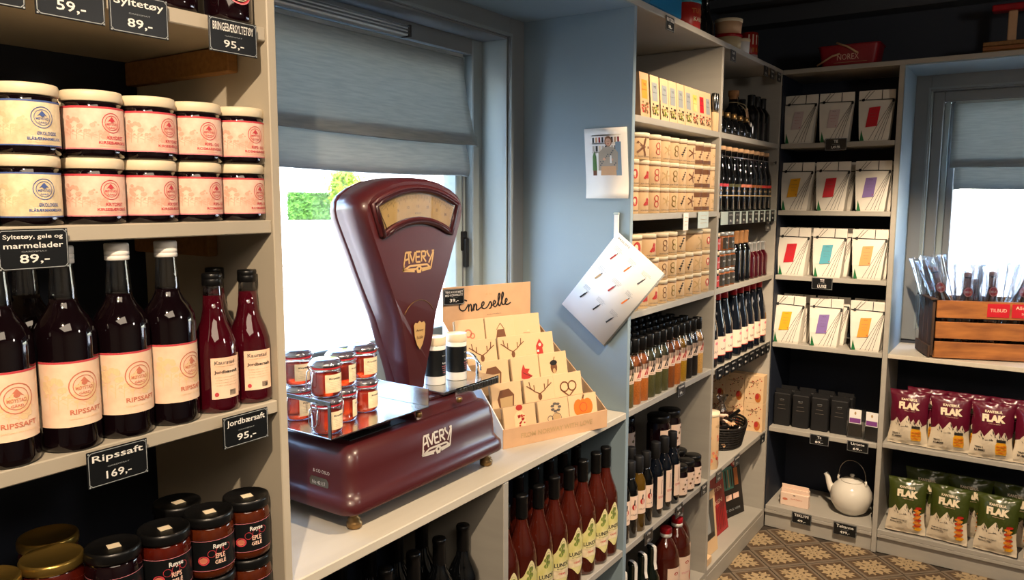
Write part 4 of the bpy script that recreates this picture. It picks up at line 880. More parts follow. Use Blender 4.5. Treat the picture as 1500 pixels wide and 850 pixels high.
# shelves 2 and 3: stacked round cartons
def carton(rad, hh, motif, band=None, body='card'):
    def f():
        r = root('spice_carton')
        MB().lathe([(rad*.97, 0), (rad, .001), (rad, hh-.012)], body, 20, cap1=False).build('carton_body', r)
        MB().lathe([(rad*.96, hh-.0145), (rad*.96, hh-.012), (rad*1.02, hh-.0118), (rad*1.02, hh-.001), (rad, hh), (0, hh)], 'cream', 20).build('lid', r)
        mp = cyl(rad+.0002); m = MB(); m.patch(-1.4*rad, 1.4*rad, hh-.0155, hh-.0128, mp, 'brown', 12, 1, .0002); m.patch(-1.4*rad, 1.4*rad, .001, .004, mp, 'print_tan', 12, 1, .0002)
        if band: m.patch(-1.4*rad, 1.4*rad, hh*.62, hh*.8, mp, band, 12, 1, .0003); m.patch(-1.4*rad, 1.4*rad, hh*.05, hh*.22, mp, band, 12, 1, .0003)
        c, kind = motif; rnd = random.Random(hash(kind) % 97 if False else len(kind)*7)
        s_ = rad*.68; cv = hh*.46
        if kind == 'chili':
            for k in range(3): m.poly([(-s_*.5+k*s_*.3, cv-s_*.5+k*s_*.1), (-s_*.1+k*s_*.3, cv-s_*.6), (s_*.2+k*s_*.15, cv+s_*.3), (s_*.1+k*s_*.1, cv+s_*.5), (-s_*.05+k*s_*.2, cv)], mp, c)
        elif kind == 'swirl':
            m.ring(0, cv+s_*.35, s_*.4, s_*.10, mp, c, 12); m.ring(0, cv-s_*.35, s_*.4, s_*.10, mp, c, 12)
        elif kind == 'sprig':
            m.line((-s_*.3, cv-s_*.7), (s_*.25, cv+s_*.8), s_*.1, mp, c)
            for k in range(4): m.disc(-s_*.3+k*s_*.2, cv-s_*.35+k*s_*.35, s_*.22, s_*.1, mp, c, 8)
        elif kind == 'star':
            for k in range(5): a = k*1.257; m.line((0, cv), (s_*.75*cos(a), cv+s_*.75*sin(a)), s_*.18, mp, c)
        else:
            m.disc(0, cv, s_*.5, s_*.62, mp, c, 12); m.disc(-s_*.1, cv+s_*.1, s_*.22, s_*.3, mp, 'cream', 8, .0009)
        m.text('KRYDDER', 0, hh*.12, rad*1.1, mp, 'print_grey', h=.003); m.build('label', r); return r
    return f
CT = {'chili': (('leaf_red', 'chili'), None), 'swirl': (('brown', 'swirl'), None), 'red_swirl': (('leaf_red', 'swirl'), None), 'sprig': (('print_black', 'sprig'), None), 'pale': (('print_tan', 'star'), None), 'berry': (('leaf_red', 'berry'), None), 'star': (('brown', 'star'), None), 'banded': (('brown', 'sprig'), 'brown'), 'gold': (('gold', 'swirl'), None)}
def row_cartons(z0, pitch, cols, shelfname, nrow):
    for ci, (y, rad, kind, rows_) in enumerate(cols):
        for k in range(nrow):
            if k not in rows_: continue
            mo, band = CT[kind]
            big = rad > .038
            put(f'ct_{kind}_{rad}', carton(rad, pitch-.0006, mo, band), (-.006-rad, y, z0+pitch*k), random.uniform(-.15, .1)-.3, f'{"wide " if big else ""}{kind.replace("_", " ")} print carton, {shelfname}, {["bottom", "middle", "top"][k]} row, {ORD[ci]} from daylit panel', 'carton', 'cartons on '+shelfname)
A = (0, 1, 2)
row_cartons(1.456, .0787, [(-1.413, .033, 'berry', (0, 1)), (-1.343, .0335, 'chili', (0, 1)), (-1.350, .052, 'star', (2,)), (-1.262, .037, 'red_swirl', A), (-1.190, .033, 'pale', A), (-1.118, .036, 'gold', A), (-1.050, .030, 'sprig', A), (-.979, .037, 'star', A), (-.903, .036, 'banded', A), (-.833, .034, 'banded', A), (-.787, .0, 'pale', ())][:10], 'upper carton shelf', 3)
for k in A: put('ct_pale_.025', carton(.0185, .078, *CT['pale']), (-.026, -.778, 1.456+.0787*k), -.2, f'narrow pale spice carton against the right panel, upper carton shelf, {["bottom", "middle", "top"][k]} row', 'carton', 'cartons on upper carton shelf')
row_cartons(1.170, .0745, [(-1.405, .034, 'chili', (0, 1)), (-1.385, .050, 'berry', (2,)), (-1.330, .035, 'chili', (0, 1)), (-1.282, .040, 'chili', (2,)), (-1.258, .0355, 'chili', (0, 1)), (-1.185, .0355, 'swirl', A), (-1.113, .035, 'gold', A), (-1.040, .0355, 'sprig', A), (-.966, .036, 'sprig', (0, 1)), (-.888, .038, 'pale', (0, 1)), (-.8, .0, 'pale', ())][:10], 'lower carton shelf', 3)
put('ct_big', carton(.052, .074, *CT['pale']), (-.060, -.885, 1.170+.149), 0, 'wide pale round carton in the top row of the lower carton shelf', 'carton', 'cartons on lower carton shelf')
for k in A: put('ct_pale_.03', carton(.0325, .074, *CT['berry']), (-.040, -.806, 1.170+.0745*k), -.2, f'spice carton beside the right panel, lower carton shelf, {["bottom", "middle", "top"][k]} row', 'carton', 'cartons on lower carton shelf')
# shelf 4: spice bottles
def spice(col, lc):
    def f():
        r = root('spice_bottle')
        MB().lathe([(.0225, 0), (.0245, .002), (.0245, .118), (.0225, .132), (.0150, .146)], col, 18).build('contents', r)
        MB().lathe([(.0252, .10), (.0252, .120), (.0232, .135), (.0155, .150), (.0145, .165)], 'bottle_glass', 18, cap0=False, cap1=False).build('bottle_neck', r)
        MB().lathe([(.0150, .158), (.0170, .160), (.0170, .198), (.0158, .201), (0, .201)], 'black_cap', 16).build('cap', r)
        R = .0247; mp = cyl(R); m = MB(); m.patch(-1.25*R, .75*R, .073, .118, mp, 'label_pinkish', 12, 1, .0002)
        for k in range(2): m.poly([(-.012+k*.008, .082), (-.006+k*.008, .083), (.002+k*.006, .1), (.004+k*.006, .112), (-.004+k*.007, .100)], mp, lc)
        m.text('GRILL', -.004, .078, .018, mp, 'print_grey', h=.003); m.build('label', r); return r
    return f
mat('label_pinkish', 'e9cdb8', .6)
SP = ['sp_olive', 'sp_orange', 'sp_orange', 'sp_green', 'sp_green', 'sp_green', 'sp_brown', 'sp_orange', 'sp_yellow', 'sp_black', 'sp_black', 'sp_pale', 'sp_pale']
LC = ['sp_green', 'leaf_red', 'leaf_red', 'print_black', 'print_black', 'print_black', 'leaf_red', 'leaf_red', 'leaf_red', 'print_black', 'print_black', 'leaf_red', 'leaf_red']
NM = dict(sp_olive='olive', sp_orange='orange', sp_green='green', sp_brown='brown', sp_yellow='mustard-yellow', sp_black='black', sp_pale='pale')
for i in range(13):
    y = -1.412+i*.0523
    if y > -.785: break
    put('sp_'+SP[i]+LC[i], spice(SP[i], LC[i]), (-.032, y, .878), -.25+random.uniform(-.1, .1), f'{NM[SP[i]]} spice bottle with black cap, {ORD[i]} from the daylit panel in the front row', 'bottle', 'spice bottles in the front row')
    for k in range(1, 5): put('sp_'+SP[(i*5+k) % 13]+LC[(i*5+k) % 13], spice(SP[(i*5+k) % 13], LC[(i*5+k) % 13]), (-.032-.0535*k, y+.004*k*(1 if i < 12 else 0), .878), random.uniform(-.6, .6), f'black-capped spice bottle, row {ORD[k]} behind the {ORD[i]} front one', 'bottle', 'spice bottles behind the front row')
# shelf 5: oil bottles and small jars
def oil(g, key):
    def f():
        r = root('oil_bottle')
        MB().lathe([(.021, 0), (.0240, .003), (.0240, .150), (.022, .165), (.0145, .182), (.0125, .195)], g, 18).build('bottle_body', r)
        MB().lathe([(.0135, .188), (.0152, .190), (.0152, .238), (.014, .240), (0, .240)], 'black_soft', 14).build('cap', r)
        R = .0241; mp = cyl(R); m = MB(); m.patch(-.9*R, .9*R, .060, .135, mp, 'label_pinkish', 12, 1, .0003)
        m.disc(0, .100, .008, .010, mp, 'leaf_red', 10); m.line((0, .105), (.002, .122), .004, mp, 'print_black'); m.text('OLJE', 0, .075, .02, mp, 'print_grey', h=.005); m.build('label', r); return r
    return f
G = 'oil bottles on the lower shelf'
for i, (y, g) in enumerate(((-1.418, 'glass_dark'), (-1.364, 'glass_dark'), (-1.306, 'sp_yellowoil'), (-1.250, 'glass_dark'))):
    if g == 'sp_yellowoil' and g not in MATS: mat(g, '5a4212', .08, coat=.5)
    put('oil_'+g, oil(g, g), (-.032, y, .455), -.5, f'slim oil bottle, {ORD[i]} from the shelf divider', 'bottle', G)
    put('oil_'+('glass_dark' if i % 2 else 'sp_yellowoil2'), oil('glass_dark', 'x'), (-.090, y+.01, .455), -.2, f'slim oil bottle standing behind the {ORD[i]} front one', 'bottle', G)
def vinegar():
    r = root('vinegar_bottle')
    MB().lathe([(.024, 0), (.0275, .003), (.0275, .140), (.0265, .158), (.020, .176), (.0135, .190), (.0125, .205)], 'glass_blue', 20).build('bottle_body', r)
    MB().lathe([(.0140, .195), (.0158, .197), (.0158, .248), (.0148, .250), (0, .250)], 'black_soft', 14).build('cap', r)
    R = .0276; mp = cyl(R); m = MB(); m.patch(-.55*R, .75*R, .030, .140, mp, 'label_pinkish', 10, 1, .0003); m.text('EDDIK', .002, .07, .024, mp, 'print_red', h=.007); m.line((.0, .08), (.004, .128), .002, mp, 'brown'); m.build('label', r); return r
for i, y in enumerate((-1.172, -1.100, -1.030)): put('vin', vinegar, (-.034, y, .455), -.3, f'dark glossy vinegar bottle with a tall label, {ORD[i]} from the left', 'bottle', 'vinegar bottles')
def sjar(rad, hh):
    def f():
        r = root('glass_jar'); MB().lathe([(rad*.9, 0), (rad, .004), (rad, hh*.74), (rad*.88, hh*.82), (rad*.88, hh*.84)], 'syrup_dark', 20).build('jar_glass', r)
        MB().lathe([(rad*.92, hh*.83), (rad*.97, hh*.84), (rad*.97, hh*.98), (rad*.9, hh), (0, hh)], 'black_cap', 20).build('lid', r)
        mp = cyl(rad+.0002); m = MB(); m.patch(-1.0*rad, 1.0*rad, hh*.10, hh*.66, mp, 'label_pinkish', 12, 1, .0003)
        for k in range(4): m.disc(-rad*.4+k*rad*.27, hh*(.3+.13*(k % 3)), rad*.16, rad*.13, mp, 'sp_olive' if k % 2 else 'brown', 7)
        m.line((-rad*.3, hh*.2), (rad*.3, hh*.55), .0015, mp, 'print_black'); m.build('label', r); return r
    return f
G = 'jars on the lower shelf'
for i, (x, y) in enumerate(((-.034, -.965), (-.034, -.898), (-.034, -.831), (-.036, -.795+.0))):
    if i == 3: x, y = -.102, -.800
    put('sj', sjar(.031, .112), (x, y, .455), -.2, f'small black-lidded jar with a plant label, {ORD[i]} from the vinegar bottles', 'jar', G)
for i, (x, y, z) in enumerate(((-.110, -.880, .455), (-.110, -.965, .455), (-.110, -1.06, .455))): put('sjb', sjar(.042, .142), (x, y, z), 0, f'larger jar forming the lower back stack, {ORD[i]} from the right', 'jar', G)
for i, (x, y) in enumerate(((-.108, -.885), (-.112, -.972), (-.20, -1.075))):
    put('sjb', sjar(.042, .142), (x, y, .5975 if i < 2 else .5975), 0, ['tall black-lidded jar on top of the back stack, right one', 'tall black-lidded jar on top of the back stack, left one', 'shaded jar with pale label on the back stack'][i], 'jar', G)
put('sjb', sjar(.042, .142), (-.20, -1.075, .455), 0, 'jar under the shaded one at the back of the lower shelf', 'jar', G)
# bottom shelf: flip-top bottles and juice flagons
def flagon():
    r = root('juice_flagon')
    MB().lathe([(.044, 0), (.050, .006), (.051, .020), (.051, .125), (.049, .155), (.042, .185), (.030, .208), (.019, .225), (.016, .232)], 'cider', 26).build('bottle_body', r)
    MB().lathe([(.0165, .229), (.0205, .230), (.0205, .242)], 'white', 18).build('collar', r)
    MB().lathe([(.0205, .2425), (.0210, .243), (.0210, .258), (.018, .262), (0, .263)], 'red_cap', 18).build('cap', r)
    mp = cyl(.0512); R = .0512; m = MB(); m.patch(-.65*R, .8*R, .025, .130, mp, 'label_pinkish', 12, 1, .0003); m.disc(.002, .108, .009, .006, mp, 'leaf_red', 12); m.disc(.002, .108, .005, .003, mp, 'label_pinkish', 8, .0008)
    m.text('EPLEMOST', .002, .07, .045, mp, 'print_rose', h=.007); m.disc(.025, .05, .010, .018, mp, 'print_peach', 10); m.build('label', r); return r
for i, (x, y) in enumerate(((-.058, -1.008), (-.060, -.902), (-.095, -.812))): put('flagon', flagon, (x, y, .085), -.35, f'big amber juice flagon with red cap, {ORD[i]} from the left', 'flagon', 'juice flagons on the floor shelf')
def fliptop():
    r = root('flip_top_bottle')
    MB().lathe([(.026, 0), (.031, .004), (.031, .110), (.028, .130), (.018, .155), (.0135, .175), (.0135, .225), (.015, .228), (.015, .236), (0, .238)], 'glass_green', 18).build('bottle_body', r)
    m = MB()
    pts = [(-.014, .006, .239), (0, .006, .2405), (.014, .006, .237), (.0165, .006, .225), (.0165, .006, .180), (.022, .006, .160)]
    for a, b_ in zip(pts, pts[1:]):
        m.add([(a[0], -.005, a[2]), (a[0], .007, a[2]), (b_[0], .007, b_[2]), (b_[0], -.005, b_[2])], [(0, 1, 2, 3)], 'white')
    o = m.build('paper_seal', r); md = o.modifiers.new('s', 'SOLIDIFY'); md.thickness = .001
    return r
for i, y in enumerate((-1.350, -1.275, -1.200, -1.125)): put('flip', fliptop, (-.060, y, .085), -.4, f'dark bottle with white paper seal on top, {ORD[i]} from the left', 'bottle', 'sealed bottles on the floor shelf')
SM = dict(w_=.062, h=.042)
sign(['Krydder'], '89,-', (.005, -1.062, .863), label='black price sign on the worktop-height shelf edge under the spice bottles', **SM)
sign(['Olje'], '129,-', (.005, -1.300, .436), label='black price sign below the slim oil bottles', **SM)
sign(['Eddik'], '149,-', (.005, -1.050, .436), label='black price sign below the vinegar bottles', **SM)
sign(['Glass'], '79,-', (.005, -.812, .436), label='black price sign below the small jars', **SM)
sign(['BRETTSPILL'], '98,-', (.005, -1.235, 2.020), label='black price sign under the blue tub on the top board', **SM)
def pcard(w_, h, loc, label, m_):
    r = root('price_card', label, 'price card', loc); MB().box(-.0008, .0008, -w_/2, w_/2, -h/2, h/2, m_, .0005).build('plate', r)
    m = MB()
    for k in range(3): m.line((-w_*.3, h*(.25-.22*k)), (w_*.3, h*(.25-.22*k)), .0012, flat(.0009), 'print_tan')
    m.build('lettering', r)
pcard(.042, .056, (.0035, -1.062, 1.425), 'small white price card on the shelf edge between the carton shelves', 'paper')
pcard(.10, .056, (.0035, -.905, 1.428), 'wide frosted price card on the shelf edge near the right panel', 'acrylic_white')
# ------------------------------------------------------------ column B
def smallb():
    r = root('glass_flask'); MB().lathe([(.018, 0), (.024, .004), (.026, .025), (.022, .045), (.010, .060), (.009, .072)], 'glass_dark', 16).build('flask_body', r)
    MB().lathe([(.0105, .066), (.0115, .067), (.0115, .085), (0, .086)], 'brass', 12).build('stopper', r); return r
for i, (x, y) in enumerate(((-.035, -.660), (-.035, -.585), (-.035, -.510), (-.035, -.435), (-.035, -.360))):
    put('flask', smallb, (x, y, 1.736), 0, f'small dark flask with copper stopper, {ORD[i]} from the left on the top corner shelf', 'flask', 'small flasks')
CB = root('cork_bottle', 'dark round bottle with a cork and a paper tag on a string', 'bottle', (-.10, -.330, 1.736))
MB().lathe([(.036, 0), (.044, .005), (.046, .06), (.042, .10), (.028, .125), (.018, .140), (.017, .165)], 'glass_dark', 22).build('bottle_body', CB)
MB().lathe([(.0165, .163), (.0175, .165), (.0175, .175), (.022, .176), (.022, .196), (.020, .198), (0, .198)], 'cork', 18).build('cork', CB)
m = MB(); m.tube([(.018*cos(a), .018*sin(a), .15) for a in [k*PI/6 for k in range(12)]], .0018, 'cream_dark', 5, close=True); m.tube([(.018, 0, .15), (.040, .015, .142), (.050, .03, .125), (.052, .02, .10)], .0016, 'cream_dark', 5); m.tube([(.012, .016, .15), (.03, .05, .13), (.04, .075, .09), (.04, .07, .05), (.045, .05, .04)], .0016, 'cream_dark', 5); m.build('string', CB)
t = MB(); mt_ = Matrix.Translation((.053, .022, .088)) @ Matrix.Rotation(.55, 4, 'X')
t.add([mt_ @ Vector(p) for p in [(x, y, z) for x in (0, .0015) for y, z in ((-.013, -.045), (.013, -.045), (.013, .035), (.006, .043), (-.006, .043), (-.013, .035))]], [(0, 1, 2, 3, 4, 5), (11, 10, 9, 8, 7, 6)]+[(i, (i+1) % 6, 6+(i+1) % 6, 6+i) for i in range(6)], 'kraft')
t.text('HÅNDLAGET', 0, 0, .06, lambda u, v, o: tuple(mt_ @ Vector((.0015+o, -v, u))), 'brown', h=.009); t.build('paper_tag', CB)
for i, (x, y) in enumerate(((-.06, -.225), (-.06, -.150), (-.06, -.072), (-.14, -.19), (-.14, -.10), (-.14, -.46), (-.14, -.55))): put('w_dk', wine('glass_dark', .19, .034), (x, y, 1.736), 0, ['dark bottle right of the cork bottle, first', 'dark bottle right of the cork bottle, second', 'dark bottle right of the cork bottle, against the corner panel', 'dark bottle in the back, first from the corner panel', 'dark bottle in the back, nearest the corner panel', 'dark bottle behind the small flasks, right one', 'dark bottle behind the small flasks, left one'][i], 'bottle', 'dark bottles on the top corner shelf')
def beer(col, lc):
    def f():
        r = root('beer_bottle'); MB().lathe([(.026, 0), (.0295, .003), (.0295, .120), (.027, .145), (.018, .175), (.0140, .195), (.0135, .232)], 'glass_dark', 18).build('bottle_body', r)
        MB().lathe([(.0145, .230), (.0155, .232), (.0145, .243), (.012, .245), (0, .245)], 'cork' if lc else 'kraft', 14).build('crown_cap', r)
        mp = cyl(.0297); m = MB(); m.patch(-.028, .028, .095, .106, mp, col, 10, 1, .0003); m.patch(-.028, .028, .060, .064, mp, 'print_tan', 10, 1, .0003); m.text('BRYGG', 0, .080, .034, mp, 'print_tan', h=.007); m.build('label', r); return r
    return f
bc = ['print_red', 'print_red', 'sp_green', 'sp_green', 'print_peach', 'print_peach', 'sp_brown', 'sp_brown', 'leaf_red', 'leaf_red']
for i in range(10): put('beer_'+bc[i], beer(bc[i], i % 2), (-.034-.0*i, -.700+.0685*i-.002, 1.45), 0, f'dark bottle on the rail shelf, {ORD[i]} from the left', 'bottle', 'dark bottles on the rail shelf')
RL = root('bottle_rail', 'thin metal rail in front of the dark bottles', 'rail', (-.0025, -.375, 1.655)); MB().tube([(0, -.345, 0), (0, .340, 0)], .0016, 'chrome', 6).build('rail_bar', RL)
for s_ in (-.345, .338): MB().box(-.004, .002, s_-.003, s_+.003, -.006, .006, 'steel_edge').build('bracket', RL)
TH = root('tag_holder', 'clear plastic strip on the shelf edge under the dark bottles', 'holder', (.003, -.376, 1.429)); MB().box(-.0008, .0008, -.35, .345, -.024, .024, 'acrylic_white').build('strip', TH)
def minitag():
    r = root('price_tag'); MB().box(0, .0012, -.026, .026, -.0235, .0235, 'sign_black', .0004).build('plate', r)
    m = MB(); f = flat(.0014); m.text('89,-', 0, -.010, .022, f, 'sign_white', h=.010, bold=.02); m.text('BRYGG', 0, .012, .036, f, 'sign_white', h=.005); m.build('lettering', r); return r
for i in range(8): put('mtag', minitag, (.0042, -.625+.078*i, 1.428), 0, f'small black price tag under the dark bottles, {ORD[i]} from the left', 'price tag', 'tags under the dark bottles')
# shelf B2
def sj2(lid, body, lab):
    def f():
        r = root('spice_jar'); MB().lathe([(.024, 0), (.026, .003), (.026, .048), (.022, .055)], body, 18).build('jar_glass', r)
        MB().lathe([(.0235, .0545), (.0245, .055), (.0245, .067), (.0235, .068), (0, .068)], lid, 18).build('lid', r)
        mp = cyl(.0262); m = MB(); m.patch(-.026, .026, .006, .048, mp, lab, 10, 1, .0003); m.text('SALT', 0, .03, .025, mp, 'sign_white', h=.006); m.build('label', r); return r
    return f
for k in A:
    put('sj2r', sj2('cream', 'glass_dark', 'tin_red'), (-.032, -.700, 1.17+.0685*k), 0, f'red-labelled spice jar at the left panel, {["bottom", "middle", "top"][k]} of its stack', 'jar', 'spice jars on the corner shelf')
    for j, y in enumerate((-.640, -.582, -.524)):
        if k < 2: put('sj2', sj2('rail_metal', 'sp_brown', 'tea_dark'), (-.032, y, 1.17+.0685*k), 0, f'silver-lidded spice jar, {ORD[j]} right of the red-labelled stack, {["bottom", "middle"][k]} row', 'jar', 'spice jars on the corner shelf')
put('sj2', sj2('rail_metal', 'sp_brown', 'tea_dark'), (-.032, -.545, 1.17+.137), 0, 'silver-lidded spice jar on top of the corner stack', 'jar', 'spice jars on the corner shelf')
put('sj2', sj2('rail_metal', 'sp_brown', 'tea_dark'), (-.032, -.612, 1.17+.137), 0, 'dark spice jar on top next to the red-labelled stack', 'jar', 'spice jars on the corner shelf')
for i, y in enumerate((-.455, -.395, -.335)): put('w_sm', wine('glass_dark', .205, .0265, 'cork', 'sauce_bottle'), (-.032, y, 1.17), 0, f'dark sauce bottle with copper cap, {ORD[i]} right of the spice jars', 'bottle', 'sauce bottles')
for i, y in enumerate((-.272, -.214, -.156, -.098)): put('w_rd', wine('syrup_red', .150, .0265, 'rail_metal', 'syrup_bottle'), (-.032, y, 1.17), 0, f'small red syrup bottle with silver cap, {ORD[i]} right of the sauce bottles', 'bottle', 'red syrup bottles')
sign(['Saft'], '59,-', (-.020, -.055, 1.385), w_=.075, h=.045, label='black sign hanging inside the corner shelf above the red syrup bottles')
# shelf B3: tall wines
def redwine():
    r = root('wine_bottle'); MB().lathe([(.034, 0), (.0385, .003), (.039, .012), (.039, .120), (.036, .150), (.025, .195), (.0165, .235), (.0145, .255)], 'glass_blue', 22).build('bottle_body', r)
    MB().lathe([(.0150, .245), (.0160, .246), (.0160, .272), (.0145, .274), (0, .274)], 'red_cap', 16).build('capsule', r)
    mp = cyl(.0392); R = .0392; m = MB(); m.patch(-.85*R, .85*R, .035, .108, mp, 'label_pinkish', 12, 1, .0003); m.disc(.005, .092, .009, .006, mp, 'print_rose', 10); m.text('SAFT', .004, .06, .035, mp, 'print_grey', h=.008); m.patch(-.85*R, .85*R, .035, .038, mp, 'leaf_red', 12, 1, .0005); m.build('label', r); return r
for i, y in enumerate((-.690, -.605, -.522, -.412, -.328, -.244, -.160, -.076)): put('rw', redwine, (-.045, y, .87), -.3, f'tall dark bottle with red capsule, {ORD[i]} from the left on the corner shelf', 'bottle', 'red-capped tall bottles')
TH = root('tag_holder', 'black strip of tags on the shelf edge under the red-capped bottles', 'holder', (.003, -.376, .852)); MB().box(-.0008, .0008, -.35, .345, -.018, .018, 'black_soft').build('strip', TH)
for i in range(9): put('mtag2', minitag, (.0042, -.685+.077*i, .850), 0, f'small black price tag under the red-capped bottles, {ORD[i]} from the left', 'price tag', 'tags under the red-capped bottles')
# shelf B4
CN = root('biscuit_canister', 'tall pale canister with orange drawings beside the wicker basket', 'canister', (-.045, -.640, .462))
MB().lathe([(.037, 0), (.038, .002), (.038, .212)], 'card', 24, cap1=False).build('canister_body', CN); MB().lathe([(.0385, .208), (.0395, .209), (.0395, .222), (0, .223)], 'cream', 24).build('lid', CN)
m = MB(); mp = cyl(.0382); rnd = random.Random(9)
for k in range(26): m.disc(rnd.uniform(-.045, .045), rnd.choice((.06, .075, .12, .135, .04, .025))+rnd.uniform(-.008, .008), .006, .007, mp, rnd.choice(('print_peach', 'leaf_red', 'lab_tan')), 8)
m.text('KJEKS', 0, .17, .04, mp, 'print_tan', h=.012); m.build('print', CN)
def gbox():
    r = root('gift_box'); MB().box(-.055, 0, -.042, .042, 0, .128, 'card', .001).build('box_body', r); m = MB(); f = flat(.0004); rnd = random.Random(3)
    for k in range(22): m.disc(rnd.uniform(-.036, .036), rnd.uniform(.02, .115), .003, .003, f, rnd.choice(('print_tan', 'brown', 'leaf_red')), 6)
    m.disc(.020, .028, .014, .022, f, 'sp_orange', 12); m.disc(.016, .034, .009, .014, f, 'leaf_red', 10, .0009); m.text('knekkebrød', -.004, .095, .05, f, 'brown', h=.008); m.build('print', r); return r
for i, x in enumerate((-.046, -.132, -.218)):
    for k in (0, 1): put('gbox', gbox, (x, -.078, .462+.1285*k), -PI/2, f'floral gift box against the corner panel, {["right", "middle", "left"][i]} stack, {"upper" if k else "lower"}', 'box', 'gift boxes behind the basket')
BK_ = root('wicker_basket', 'black oval wicker basket full of wrapped chocolates', 'basket', (-.085, -.330, .462))
m = MB(); N = 28
def ell(a, k, z): return ((.062+.018*k)*cos(a), (.100+.035*k)*sin(a), z)
for j in range(9):
    k = j/8; z = .006+.082*k+0; m.tube([ell(2*PI*i/N, k, z+(.012*abs(sin(2*PI*i/N))**2*k)) for i in range(N)], .0055, 'wicker', 5, close=True)
m.build('weave', BK_)
m = MB(); 
for i in range(N): m.tube([ell(2*PI*i/N, 0, .003), ell(2*PI*i/N, 1, .090)], .003, 'wicker', 4)
m.build('stakes', BK_); MB().add([ell(2*PI*i/N, 0, .004) for i in range(N)], [tuple(range(N))], 'wicker').build('basket_base', BK_)
rnd = random.Random(6)
for i in range(14):
    a = rnd.uniform(0, 6.28); q = rnd.uniform(0, .75); x, y = .06*q*cos(a), .105*q*sin(a)
    c = root('wrapped_sweet', 'dark wrapped sweet lying in the wicker basket', 'sweet', (-.085+x, -.330+y, .50+.008*i), rnd.uniform(0, 6), 'sweets in the basket'); c.rotation_euler = (rnd.uniform(-.9, .9), rnd.uniform(-.9, .9), rnd.uniform(0, 6))
    MB().box(-.011, .011, -.030, .030, -.006, .006, ['choc', 'black_cap', 'label_pinkish'][i % 3 if i % 5 else 0], .004).build('wrapper', c); MB().prism([(-.012, -.006), (.012, -.006), (.004, .006), (-.004, .006)], .030, .045, 'kraft', axis='y').build('twist', c)
CF = root('cellophane_bag', 'clear cellophane bag standing at the back of the wicker basket', 'bag', (-.150, -.190, .462)); MB().lathe([(.028, 0), (.034, .01), (.036, .09), (.016, .13), (.010, .14), (.028, .175)], 'cellophane', 12, cap1=False).build('film', CF); MB().lathe([(.026, .003), (.030, .01), (.030, .07), (.010, .09)], 'label_pinkish', 12).build('biscuits', CF)
for i, y in enumerate((-.655, -.44, -.09)): sign([['Kjeks', 'Sjokolade', 'Gave'][i]], ['69,-', '10,-', '98,-'][i], (.005, y, .440), label=['black price sign on the basket shelf edge beside the left panel', 'black price sign below the wicker basket', 'black price sign on the basket shelf edge near the corner'][i], **SM)
# shelf B5: books
def book(name, w_, h, cov, prints, label, y, rz, lean, x=-.075, frame=None):
    r = root(name, label, 'book'); m = MB(); m.box(-.024, -.0225, -w_/2, w_/2, 0, h, cov, .0005).box(-.0015, 0, -w_/2, w_/2, 0, h, cov, .0005).box(-.024, 0, -w_/2, -w_/2+.0015, 0, h, cov); m.build('cover', r)
    MB().box(-.0222, -.0017, -w_/2+.002, w_/2-.003, .002, h-.003, 'paper').build('pages', r); m = MB(); prints(m, lambda u, v, o: (.0002+o, u*1.3, v*.87)); m.build('cover_print', r)
    r.location = (x, y, .0885); r.rotation_euler = (0, -lean, rz); return r
def pr1(m, f):
    m.poly([(-.055, .07), (.058, .07), (.058, .25), (-.055, .25)], f, 'book_grey', .0002); m.poly([(-.03, .10), (.03, .10), (.02, .2), (-.02, .21)], f, 'sign_line', .0005); m.poly([(-.05, .075), (.052, .075), (.052, .095), (-.05, .10)], f, 'tea_dark', .0006)
def pr2(m, f):
    m.text('GARTEN', 0, .215, .11, f, 'label_pink', h=.020, bold=.02); m.text('KJØKKEN', .0, .185, .12, f, 'leaf_red', h=.020, bold=.02); m.text('BOKEN', .0, .155, .10, f, 'label_pink', h=.020, bold=.02)
    m.disc(.038, .262, .018, .016, f, 'tin_red', 16); m.disc(.038, .262, .010, .009, f, 'label_pink', 10, .0009)
    for k in range(9): m.line((-.055+k*.0135, .02), (-.055+k*.0135+.004, .13), .0025, f, 'book_black', .0004)
def pr3(m, f):
    m.poly([(-.05, .14), (.03, .14), (.03, .255), (-.05, .255)], f, 'book_teal', .0004)
    for k in range(5): m.line((-.043+k*.016, .15), (-.043+k*.016, .24), .006, f, 'print_tan' if k % 2 else 'book_black', .0006)
    m.disc(.045, .262, .018, .016, f, 'tin_red', 16); m.disc(.045, .262, .009, .008, f, 'label_pink', 10, .0009); m.poly([(.038, .15), (.06, .15), (.06, .24), (.038, .24)], f, 'sp_orange', .0004)
    for k in range(3): m.poly([(-.062+k*.042, .085), (-.028+k*.042, .085), (-.028+k*.042, .112), (-.062+k*.042, .112)], f, 'label_pink', .0005)
    m.text('MAT OG VIN', 0, .035, .11, f, 'sign_line', h=.012)
book('cookbook', .19, .25, 'card', pr1, 'pale cookbook with a grey photo leaning at the left panel', -.625, -.05, .10, -.035)
book('cookbook', .20, .262, 'book_red', pr2, 'red curtain-patterned cookbook between the pale and the black one', -.400, -.05, .16, -.070)
book('cookbook', .205, .262, 'book_black', pr3, 'black cookbook with teal shutters nearest the corner', -.190, -.27, .16, -.090)
put('cardstack', lambda: (lambda r: (MB().box(-.13, 0, -.04, .04, 0, .028, 'card', .001).build('booklets', r), r)[1])(root('booklet_stack')), (-.01, -.70, .0885), 0, 'low pale stack of booklets at the left panel of the book shelf', 'booklets')

